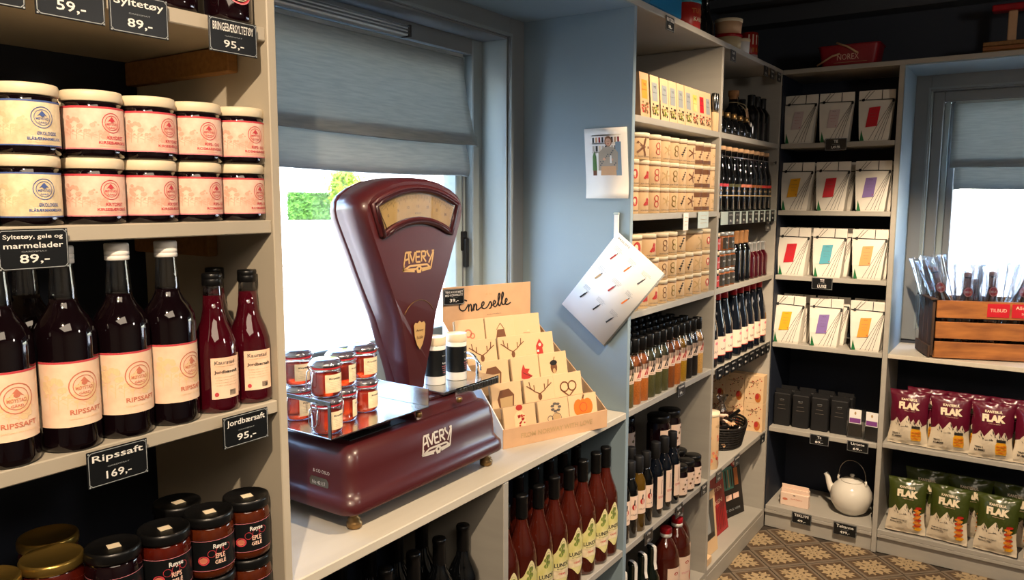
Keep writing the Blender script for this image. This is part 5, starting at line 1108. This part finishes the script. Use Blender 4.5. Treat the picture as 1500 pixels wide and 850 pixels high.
# ------------------------------------------------------------ on the top board over the columns
def tin_top(name, label, y, rad, hh, body, lid, txt, x=-.06, cat='tin'):
    r = root(name, label, cat, (x, y, 2.0515)); MB().lathe([(rad*.95, 0), (rad, .003), (rad, hh*.88)], body, 22).build('tin_body', r); MB().lathe([(rad*1.02, hh*.85), (rad*1.03, hh*.86), (rad*1.03, hh), (0, hh)], lid, 22).build('lid', r)
    m = MB(); mp = cyl(rad+.0003); m.text(txt[0], 0, hh*.58, rad*1.5, mp, txt[2], h=hh*.16, bold=.02); m.text(txt[1], 0, hh*.32, rad*1.2, mp, 'cream', h=hh*.14, bold=.02); m.build('print', r)
BT = root('plastic_tub', 'large blue plastic tub on the top board cut by the photo edge', 'tub', (-.10, -1.22, 2.0515)); MB().box(-.085, .085, -.13, .13, 0, .16, 'plastic_blue', .012).build('tub_body', BT); MB().box(-.09, .09, -.135, .135, .161, .172, 'plastic_blue', .004).build('tub_lid', BT)
tin_top('cookie_tin', 'red tin with teal lid right of the blue tub', -.965, .052, .098, 'tin_red', 'tin_teal', ('TUTTA', 'KAKER', 'sp_orange'))
tin_top('storage_tin', 'wide beige tin with a maroon stripe on the top board', -.500, .060, .105, 'cream_dark', 'cork', ('HAVRE', '', 'book_red'), x=-.10) if False else None
for i, (y, rad, hh, z, m_) in enumerate(((-.535, .050, .060, 0, 'cream_dark'), (-.535, .050, .055, .0605, 'kraft'), (-.445, .024, .058, 0, 'paper'))):
    r = root('paper_tub', ['lower beige tub of the stack on the top board', 'upper beige tub of the stack on the top board', 'small white tub in front of the beige stack'][i], 'tub', (-.060 if i < 2 else -.03, y, 2.0515+z)); MB().lathe([(rad*.93, 0), (rad, hh-.012)], m_, 20).build('tub_body', r); MB().lathe([(rad*1.02, hh-.012), (rad*1.04, hh-.011), (rad*1.04, hh-.0005), (0, hh-.0005)], 'cream' if i else 'book_red', 20).build('lid', r)
for i, y in enumerate((-.735, -.665)):
    r = root('beaded_bottle', f'tall black bottle with beads on the top board, {["left", "right"][i]} of two', 'bottle', (-.10, y, 2.0515)); MB().lathe([(.026, 0), (.028, .004), (.028, .08), (.014, .12), (.011, .16), (.014, .165), (.014, .18), (0, .182)], 'glass_dark', 16).build('bottle_body', r)
    m = MB()
    for k in range(16): a = k*.9; m.lathe([(0, -.002), (.002, 0), (0, .002)], 'chrome', 6, (.0135+.0006*k*(k < 6))*cos(a), .0135*sin(a), .172-.008*k)
    m.build('beads', r)
for i, (y, x, lab) in enumerate(((-.160, -.10, 'red and orange paper-wrapped tin on the top board near the corner'),)):
    r = root('wrapped_tin', lab, 'tin', (x, y, 2.0515)); MB().lathe([(.036, 0), (.036, .135)], 'tin_red', 20).build('tin_body', r); MB().lathe([(.0365, .0), (.0365, .045)], 'lab_pale', 20).build('base_wrap', r)
    m = MB(); mp = cyl(.0368)
    for k in range(6): m.patch(-.05+.017*k, -.044+.017*k, .085, .125, mp, 'label_pinkish', 2, 1); m.patch(-.05+.017*k, -.040+.017*k, .055, .072, mp, 'sp_orange', 2, 1)
    m.build('print', r)
for i, (y, rz) in enumerate(((-.63, 0), (-.26, .0), (-.17, 0), (-.07, 0))): sign([['Kaffe', 'Te', 'Kakao', 'Sirup'][i]], '98,-', (.005, y-.03*(i == 0), 2.012), label=f'small black price sign on the top board edge, {ORD[i]} from the tall column divider', w_=.055, h=.040)
# ------------------------------------------------------------ back wall: tea pouches
def pouch(labm, txt='te'):
    def f():
        r = root('tea_pouch'); W_, H = .136, .208; m = MB()
        # gusseted pouch: rings from base to seal
        def ringp(w_, d, z, c): return [(c+d/2, -w_/2), (c+d/2+.002, -w_/4), (c+d/2+.003, 0), (c+d/2+.002, w_/4), (c+d/2, w_/2), (c, w_/2+.002*(z < .1)), (c-d/2, w_/2), (c-d/2, 0), (c-d/2, -w_/2), (c, -w_/2)]
        prof = [(.104, .062, 0, -.035), (.110, .066, .010, -.035), (.118, .060, .06, -.036), (.128, .040, .12, -.038), (.136, .018, .165, -.040), (.138, .008, .172, -.040), (.138, .005, .2, -.041), (.137, .004, H, -.042)]
        rings = [ringp(w_, d, z, c) for w_, d, z, c in prof]; n = 10
        vs = [(p[0], p[1], prof[k][2]) for k, rg in enumerate(rings) for p in rg]
        m.add(vs, [(j*n+i, j*n+(i+1) % n, (j+1)*n+(i+1) % n, (j+1)*n+i) for j in range(len(rings)-1) for i in range(n)]+[tuple(range(n))[::-1], tuple(range((len(rings)-1)*n, len(rings)*n))], 'pouch'); m.build('pouch_body', r)
        xs = [(0, -.004+.002), (.010, -.002+.003), (.06, -.006+.003), (.12, -.018+.003), (.165, -.031+.003), (.172, -.036+.003), (.2, -.0385+.003), (.21, -.040+.003)]
        def fx(v):
            for (z0_, a), (z1_, b_) in zip(xs, xs[1:]):
                if v <= z1_: return a+(b_-a)*(v-z0_)/(z1_-z0_)
            return xs[-1][1]
        mp = lambda u, v, o: (fx(max(0, v))+o+.0012, u, v)
        def ln(p, q, t, c='print_black', k=6):
            for i in range(k): m.line((p[0]+(q[0]-p[0])*i/k, p[1]+(q[1]-p[1])*i/k), (p[0]+(q[0]-p[0])*(i+1)/k, p[1]+(q[1]-p[1])*(i+1)/k), t, mp, c, .0004)
        m = MB(); ln((-.066, .170), (.066, .168), .0036); m.disc(-.050, .170, .0065, .0065, mp, 'print_black', 10); m.disc(.064, .162, .005, .008, mp, 'print_black', 8); ln((.020, .170), (.020, .207), .003)
        ln((-.050, .172), (-.026, .206), .0018); ln((-.040, .172), (-.010, .206), .0018)
        for k, (a, b_) in enumerate((((.063, .165), (-.018, .004)), ((.063, .160), (.002, .004)), ((.064, .155), (.016, .004)), ((.064, .15), (.030, .004)), ((.06, .165), (.045, .004)))[:4]): ln(a, b_, .0015)
        m.poly([(-.052, .002), (-.036, .002), (-.048, .046)], mp, 'green', .0006); m.build('printed_lines', r)
        m = MB(); q = [(-.033, .056), (.010, .060), (.018, .140), (-.024, .137)]
        if labm == 'lab_pale': q = [(-.030, .06), (.012, .06), (.018, .137), (-.022, .137)]
        mid = lambda a, b_: ((a[0]+b_[0])/2, (a[1]+b_[1])/2)
        m.poly([q[0], q[1], mid(q[1], q[2]), mid(q[0], q[3])], mp, labm, .0010); m.poly([mid(q[0], q[3]), mid(q[1], q[2]), q[2], q[3]], mp, labm, .0010)
        m.text('LAUVE', -.004, .130, .014, mp, 'print_black', h=.003, off=.0016)
        for k in range(3): m.text('urtete svart te', -.006-.001*k, .112-.012*k, .026-.004*k, mp, 'leaf_red' if labm == 'lab_pale' else 'print_grey', h=.0022, off=.0016)
        m.disc(.006, .068, .0022, .0022, mp, 'leaf_red', 8, .0016); m.build('label', r); return r
    return f
PX = [.070, .217, .372]
PL = [(1.737, ('lab_pale', 'lab_pale', 'lab_red')), (1.45, ('lab_yellow', 'lab_red', 'lab_purple')), (1.166, ('lab_red', 'lab_teal', 'lab_tan')), (.863, ('lab_yellow', 'lab_purple', 'lab_orange'))]
nm = dict(lab_pale='pale grey', lab_red='red', lab_yellow='yellow', lab_purple='purple', lab_teal='teal', lab_tan='tan', lab_orange='orange')
rn = ['top row', 'second row', 'third row', 'fourth row']
for ri, (z, ls) in enumerate(PL):
    for i, l_ in enumerate(ls):
        put('pouch_'+l_, pouch(l_), (PX[i]+.002*ri*(i-1)+(.006 if ri == 3 else 0)*(i-1), .012, z), -PI/2+(-.06 if i == 0 else .02), f'white tea pouch with a {nm[l_]} label, {rn[ri]}, {["left", "middle", "right"][i]}', 'tea pouch', 'white tea pouches')
        if ri > 0: put('pouch_'+l_, pouch(l_), (PX[i]+.012, .090, z), -PI/2, f'white tea pouch standing behind the {nm[l_]}-labelled one, {rn[ri]}', 'tea pouch', 'white tea pouches')
NZ = -PI/2
sign(['TE'], '1,49 PR', (.232, -.006, 1.727), NZ, .085, .05, label='black price sign under the top row of tea pouches')
sign(['TE'], 'LUXE', (.205, -.006, 1.140), NZ, .085, .05, label='black price sign under the third row of tea pouches')
sign(['Te'], '89,-', (.226, -.006, .452), NZ, .080, .045, label='black price sign under the black tea packs')
sign(['Urtete'], '69,-', (.382, -.006, .450), NZ, .085, .045, label='black price sign under the clear herb packs')
sign(['TEKLYPE'], '49,-', (.168, -.006, .078), NZ, .085, .050, label='black price sign reading Teklype under the small white packs')
sign(['Tekanne'], '499,-', (.350, -.006, .072), NZ, .095, .055, label='black price sign reading Tekanne under the teapot')
def blackpack():
    r = root('tea_pack'); MB().box(-.055, 0, -.036, .036, 0, .150, 'black_soft', .004).prism([(-.036, .150), (.036, .150), (.034, .165), (-.034, .165)], -.030, -.024, 'black_soft').build('pack_body', r); m = MB(); f = flat(.0004)
    for k, w_ in enumerate((.018, .03, .036)): m.line((-w_/2, .115-.018*k), (w_/2, .115-.018*k), .0018, f, 'print_grey')
    m.text('LAUVE', 0, .122, .02, f, 'sign_line', h=.004); m.build('print', r); return r
for i in range(4):
    put('bp', blackpack, (.045+.082*i, .050, .474), NZ, f'black tea pack, {ORD[i]} from the corner', 'tea pack', 'black tea packs'); put('bp', blackpack, (.050+.082*i, .125, .474), NZ, f'black tea pack behind the {ORD[i]} front one', 'tea pack', 'black tea packs')
def clearpack():
    r = root('herb_pack'); MB().prism([(-.032, 0), (.032, 0), (.034, .13), (-.034, .13)], -.022, -.002, 'plastic_bag').build('bag_film', r); MB().box(-.020, -.004, -.028, .028, .004, .062, 'tea_dark', .003).build('herbs', r)
    m = MB(); m.box(-.0015, 0, -.024, .024, .066, .128, 'paper', .0003); f = flat(.0003); m.poly([(-.022, .070), (.022, .070), (.022, .090), (-.022, .090)], f, 'violet'); m.disc(0, .112, .004, .007, f, 'print_tan', 10); m.build('header_card', r); return r
put('cp', clearpack, (.360, .030, .474), NZ, 'clear herb pack with violet card label, left of two', 'herb pack', 'clear herb packs'); put('cp', clearpack, (.428, .018, .474), NZ-.1, 'clear herb pack with violet card label, right of two', 'herb pack', 'clear herb packs')
# teapot
TP = root('teapot', 'round cream enamel teapot with a wire bail handle', 'teapot', (.345, .125, .105), PI-.25)
prof = [(.030, 0), (.048, .002), (.068, .020), (.083, .050), (.088, .078), (.084, .105), (.070, .130), (.052, .145), (.046, .148)]
MB().lathe(prof, 'white_gloss', 36).build('body', TP)
MB().lathe([(.047, .148), (.046, .152), (.030, .159), (.010, .163), (.006, .166), (.011, .172), (.008, .178), (0, .179)], 'white_gloss', 28).build('lid', TP)
m = MB(); sp = [(.070, 0, .070), (.092, 0, .088), (.104, 0, .112), (.112, 0, .138), (.122, 0, .152)]; rr = [.022, .017, .013, .011, .010]; n = 12; vs = []
for k, (p, r_) in enumerate(zip(sp, rr)):
    a = Vector(sp[min(k+1, 4)])-Vector(sp[max(k-1, 0)]); a.normalize(); b_ = Vector((0, 1, 0)); c = a.cross(b_)
    for i in range(n): t = 2*PI*i/n; vs.append(Vector(p)+b_*r_*cos(t)+c*r_*sin(t))
m.add(vs, [(k*n+i, k*n+(i+1) % n, (k+1)*n+(i+1) % n, (k+1)*n+i) for k in range(4) for i in range(n)], 'white_gloss', True); m.build('spout', TP)
for s_ in (-1, 1): MB().tube([(s_*.058, 0, .128), (s_*.063, 0, .148), (s_*.060, 0, .160)], .005, 'white_gloss', 8).build('handle_lug', TP)
MB().tube([(.060*cos(a)*(1+.12*sin(a)), 0, .155+.085*sin(a)) for a in [PI*k/20 for k in range(21)]], .0022, 'steel_edge', 8).build('bail_handle', TP)
def tpack():
    r = root('tea_clip_pack'); MB().box(-.030, 0, -.062, .062, 0, .060, 'label_pinkish', .002).build('pack_body', r); MB().box(-.012, -.009, -.060, .060, .0602, .078, 'label_pinkish', .0005).build('hang_tab', r)
    m = MB(); f = flat(.0004); m.disc(-.04, .03, .012, .006, f, 'print_peach', 10); m.text('teklype', .01, .035, .05, f, 'print_peach', h=.008); m.disc(0, .052, .006, .002, f, 'print_black', 8); m.build('print', r); return r
put('tpk', tpack, (.120, .045, .105), NZ, 'small white pack on the bottom shelf, front of two', 'pack', 'small white packs'); put('tpk', tpack, (.108, .100, .105), NZ, 'small white pack on the bottom shelf, rear one', 'pack', 'small white packs')

# ------------------------------------------------------------ crisp bags
def crisp(topm, orange_pos, flav, key):
    W_, H, T = .150, .225, .058
    peaks = [(-.78, .42), (-.60, .50), (-.40, .40), (-.02, .56), (.16, .43), (.30, .50), (.44, .40), (.58, .52), (.80, .38), (1.1, .44)]
    def ridge(u):
        u = max(-1.0, u); p = [(-1.1, .38)]+peaks
        for (a, h0), (b_, h1) in zip(p, p[1:]):
            if u <= b_: return h0+(h1-h0)*(u-a)/(b_-a)
        return .4
    def bulge(u, v): return max(0, 1-abs(u)**2.4)**.8*max(0, sin(PI*min(1, max(0, (v-.03)/.94))))**.55
    def f():
        r = root('crisp_bag'); nu, nv = 40, 52; m = MB(); rnd = random.Random(8)
        wr = [[rnd.uniform(-1, 1)*.0010 for _ in range(nu+1)] for _ in range(nv+1)]
        def pt(i, j, s_):
            u = i/nu*2-1
            if s_ > 0:    # grid line nv*.5 follows the printed mountain ridge
                rd = ridge(u); q = j/nv; v = rd*q/.5 if q <= .5 else rd+(1-rd)*(q-.5)/.5
            else: v = j/nv
            wdt = W_/2*(1-.10*sin(PI*v)+.02*sin(v*14)); b_ = bulge(u, v)
            x = s_*T/2*b_+(wr[j][i]*b_ if 0 < j < nv else 0)+.0012*s_+.004*b_*sin(u*7+v*9)*s_*.5+.003*sin(u*9)*(v > .95 or v < .04)
            return (x+.030, u*wdt, v*H)
        for s_ in (1, -1):
            vs = [pt(i, j, s_) for j in range(nv+1) for i in range(nu+1)]; groups = {}
            for j in range(nv):
                for i in range(nu):
                    a = j*(nu+1)+i; q = (a, a+1, a+nu+2, a+nu+1); groups.setdefault(topm if j >= nv//2 else 'bag_cream', []).append(q if s_ > 0 else q[::-1])
            for c, fs in groups.items(): m.add(vs, fs, c, True)
        o = m.build('bag_body', r); bm = bmesh.new(); bm.from_mesh(o.data); bmesh.ops.delete(bm, geom=[v for v in bm.verts if not v.link_faces], context='VERTS'); bmesh.ops.remove_doubles(bm, verts=bm.verts, dist=.00005); bm.to_mesh(o.data); bm.free()
        def mp(u, v, o_):
            uu = max(-1, min(1, u/(W_/2))); vv = v/H; b_ = bulge(uu, vv)
            return (.030+T/2*b_+.0035+.004*b_*sin(uu*7+vv*9)*.5+o_, u*(1-.10*sin(PI*vv)), v)
        m = MB()
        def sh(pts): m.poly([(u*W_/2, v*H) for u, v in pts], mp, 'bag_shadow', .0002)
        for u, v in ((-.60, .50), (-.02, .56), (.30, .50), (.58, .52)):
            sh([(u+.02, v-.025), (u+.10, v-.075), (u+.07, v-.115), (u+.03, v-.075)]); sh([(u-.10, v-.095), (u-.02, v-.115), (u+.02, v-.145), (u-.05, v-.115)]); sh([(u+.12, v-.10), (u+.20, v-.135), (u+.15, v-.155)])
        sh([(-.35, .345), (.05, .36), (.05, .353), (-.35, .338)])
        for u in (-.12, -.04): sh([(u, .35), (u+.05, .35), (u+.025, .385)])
        m.text('KANTERUL', 0, .190, .062, mp, 'cream', h=.010, bold=.04); m.text('FLAK', .002, .165, .084, mp, 'cream', h=.029, bold=.07); m.text('Chips fra Jæren', .005, .144, .045, mp, 'label_pink', h=.005, slant=.004)
        if flav == 'jar': m.text('TING I', -.045, .045, .030, mp, 'print_black', h=.007, bold=.03); m.text('KUMME', -.040, .033, .038, mp, 'print_black', h=.008, bold=.03)
        else: m.text('FAMOSE OG KJENT', -.026, .052, .066, mp, 'print_black', h=.006, bold=.03); m.text('KVALITETEN', -.036, .042, .048, mp, 'print_black', h=.006, bold=.03)
        m.build('lettering', r); m = MB(); cu = orange_pos*W_/2
        if flav == 'jar':
            m.poly([(cu-.017, .022), (cu+.017, .022), (cu+.020, .034), (cu+.020, .062), (cu+.015, .072), (cu-.015, .072), (cu-.020, .062), (cu-.020, .034)], mp, 'lab_yellow', .0004); m.poly([(cu-.017, .073), (cu+.017, .073), (cu+.017, .084), (cu-.017, .084)], mp, 'steel_edge', .0006)
            for k in range(12): m.disc(cu-.011+.0085*(k % 4)*.9, .030+.013*(k//4)+.003*(k % 2), .0065, .004, mp, 'bag_orange' if k % 3 else 'lab_orange', 7, .0008+.0001*k)
        else:
            for k in range(15): m.disc(cu+.006*sin(k*2.1), .022+.0058*k, .014-.0003*k, .005, mp, ('bag_orange', 'lab_orange', 'bag_orange', 'bag_red')[k % 4] if k > 1 else 'lab_yellow', 9, .0006+.0001*k)
            m.disc(cu+.004, .112, .013, .006, mp, 'bag_red', 9, .0025)
        m.build('printed_chips', r); return r
    return f
cm = crisp('bag_maroon', .45, 'jar', 'm'); cg = crisp('bag_green', .62, 'pile', 'g')
for i, (x, y, rz, lean) in enumerate(((.565, .058, .0, -.06), (.712, .058, .12, -.05), (.860, .045, .05, -.05), (1.005, .050, 0, -.05))):
    put('crm', cm, (x, y, .486), NZ+rz, f'maroon FLAK crisp bag, {ORD[i]} from the shelf post', 'crisp bag', 'maroon crisp bags', tilt=(0, lean))
for i in range(3): put('crm', cm, (.620+.150*i, .140, .487), NZ, f'maroon crisp bag standing behind, {ORD[i]} from the shelf post', 'crisp bag', 'maroon crisp bags', tilt=(0, -.04))
for i, (x, y, rz, lean) in enumerate(((.578, .045, .05, -.16), (.735, .045, -.10, -.14), (.902, .038, -.08, -.15), (1.07, .045, 0, -.15))):
    put('crg', cg, (x, y, .108), NZ+rz, f'green FLAK crisp bag, {ORD[i]} from the shelf post', 'crisp bag', 'green crisp bags', tilt=(0, lean))
for i, x in enumerate((.640, .795, .96)): put('crg', cg, (x, .165, .108), NZ, f'green crisp bag standing in the shade behind, {ORD[i]} from the shelf post', 'crisp bag', 'green crisp bags', tilt=(0, -.02), scale=1.12)

# ------------------------------------------------------------ crate with bottles
ca = math.atan2(.118, .310)
CR = root('wooden_crate', 'slatted wooden crate with red TILBUD signs on the window-side worktop', 'crate', (.633, -.004, .8645), ca)
Wc, Dc, Hc = .375, .205, .240
for k, (z0_, z1_) in enumerate(((.004, .070), (.083, .150), (.166, .236))): MB().box(.012, Wc, 0, .011, z0_, z1_, 'crate_wood', .0015).build('plank', CR); MB().box(.012, Wc, Dc-.011, Dc, z0_, z1_, 'crate_wood', .0015).build('plank', CR)
for x0_ in (0, Wc):
    for k in range(3): MB().box(x0_, x0_+.010, .012+k*.061, .071+k*.061, .010, .232, 'crate_dark', .0015).build('end_board', CR)
    MB().box(x0_-.010, x0_-.0005, .010, .198, .004, .050, 'crate_dark', .002).build('end_batten', CR); MB().box(x0_-.012, x0_+.014, .0, .205, .2365, .243, 'crate_dark', .0015).build('end_cap', CR)
MB().box(.01, Wc-.001, .012, Dc-.012, .004, .012, 'crate_wood').build('crate_base', CR)
Mc = Matrix.Translation((.633, -.004, .8645)) @ Matrix.Rotation(ca, 4, 'Z')
for i, (u, w_, ls) in enumerate(((.190, .078, ['TILBUD']), (.285, .095, ['Alle brus', '200,-']))):
    p = Mc @ Vector((u+.04, -.002, .203)); r = root('sale_sign', ['red sign reading TILBUD on the wooden crate', 'red sign with a price right of the TILBUD sign'][i], 'sign', p, ca-PI/2)
    MB().box(-.001, .001, -w_/2, w_/2, -.028, .026, 'lab_red', .0005).build('plate', r); m = MB(); f = flat(.0011)
    for k, s_ in enumerate(ls): m.text(s_, 0, (.0 if len(ls) == 1 else .012-.024*k), w_*.75 if k == 0 else w_*.3, f, 'label_pink', h=.013 if k == 0 else .009, bold=.01)
    m.build('lettering', r)
def wrapbottle():
    r = root('wrapped_bottle'); MB().lathe([(.034, 0), (.039, .004), (.039, .16), (.033, .20), (.020, .24), (.0145, .27), (.0135, .30), (.0165, .302), (.0165, .312), (.0145, .318), (0, .320)], 'cork_glass', 22).build('bottle_body', r)
    MB().lathe([(.0150, .262), (.0160, .265), (.0160, .306), (.0175, .308), (.0170, .322), (0, .325)], 'foil', 14).build('foil', r)
    m = MB(); mp = lambda u, v, o: (.036+o, u, v); sl = lambda u, v, o: (.0195+.004-.12*(v-.24)+o, u, v); m.disc(0, .248, .021, .019, sl, 'lab_red', 18); m.ring(0, .248, .0175, .0015, sl, 'label_pink', 18, .001); m.text('BRUS', 0, .248, .026, sl, 'label_pink', h=.008, bold=.02); m.build('label', r)
    # crinkled cellophane cone open at the top
    m = MB(); n = 22; pr_ = [(.041, .002), (.046, .10), (.048, .18), (.052, .26), (.060, .32), (.068, .350)]; rnd = random.Random(4); vs = []
    for k, (rad, z) in enumerate(pr_):
        for i in range(n): q = rad*(1+(.16*k/5)*(1 if i % 2 else -1)+rnd.uniform(-.04, .04)); a = 2*PI*i/n; vs.append((q*cos(a), q*sin(a), z+rnd.uniform(0, .012)*(k > 3)))
    m.add(vs, [(k*n+i, k*n+(i+1) % n, (k+1)*n+(i+1) % n, (k+1)*n+i) for k in range(len(pr_)-1) for i in range(n)], 'cellophane', False); m.build('cellophane_wrap', r); return r
mat('cork_glass', '3a2015', .06, coat=.6); mat('foil', '8a5a48', .3, metal=.5)
wb = [(.118, .060, -.06, -.30, 'leaning left beside the crate end'), (.070, .140, .0, -.20, 'at the back of the crate left end'), (.128, .065, .0, .02, 'upright, left of the TILBUD sign'), (.190, .135, .0, .0, 'behind the middle of the crate'), (.222, .060, .0, 0, 'above the TILBUD sign'), (.265, .10, .0, .30, 'leaning right near the photo edge'), (.330, .10, .0, .1, 'at the right end of the crate')]
for i, (u, v, ty, tx_, lab) in enumerate(wb):
    p = Mc @ Vector((u, v, .014+(.02 if abs(ty) > .1 else 0))); o = put('wb', wrapbottle, p, 0, f'cellophane-wrapped brown bottle with red seal, {lab}', 'bottle', 'wrapped bottles in the crate')
    o.rotation_euler = (-tx_, ty, ca-PI/2); o.scale = (.80, .80, [1.13, 1.10, 1.02, .92, 1.04, 1.08, 1.0][i])

# ------------------------------------------------------------ on the top board over the tea shelves
NB = root('picnic_basket', 'dark red metal basket reading NOREX with pale wooden handles', 'basket', (.250, .115, 2.0505), NZ)
m = MB(); ws = [(.105, .058, 0), (.112, .064, .030), (.120, .070, .085)]
loft(m, [(rrect(-d, d, -w_, w_, .02), z) for w_, d, z in ws], 'basket_red'); m.build('basket_body', NB)
m = MB(); m.tube([(x, y, .087) for x, y in rrect(-.071, .071, -.121, .121, .02)], .003, 'basket_red', 6, close=True); m.build('rim', NB)
m = MB(); mp = lambda u, v, o: (.061+v*.12+o, u, v); m.text('NOREX', .0, .040, .085, mp, 'label_pink', h=.024, bold=.0); m.line((-.055, .018), (.075, .018), .0015, mp, 'print_tan'); m.build('lettering', NB)
for s_ in (-1, 1): MB().tube([(.074, -.120 if s_ < 0 else -.045, .012 if s_ < 0 else .098), (.078, -.06 if s_ < 0 else -.0, .045 if s_ < 0 else .078), (.080, -.030 if s_ < 0 else .040, .052 if s_ < 0 else .050)], .0042, 'kraft', 8).build('wooden_handle', NB)
LG = root('wooden_bridge_scale', 'old wooden contraption on flat planks at the right end of the top board', 'wooden stand', (.93, .15, 2.0505))
for k in range(3): MB().box(-.20, .3, -.06+.0*k, .06, .002+.017*k, .0175+.017*k, 'crate_wood' if k % 2 else 'raw_wood', .002).build('plank', LG)
MB().box(-.125, -.095, -.015, .015, .0535, .17, 'kraft', .003).build('post', LG); MB().box(-.18, .12, -.03, .03, .1705, .195, 'book_red', .004).build('top_bar', LG)
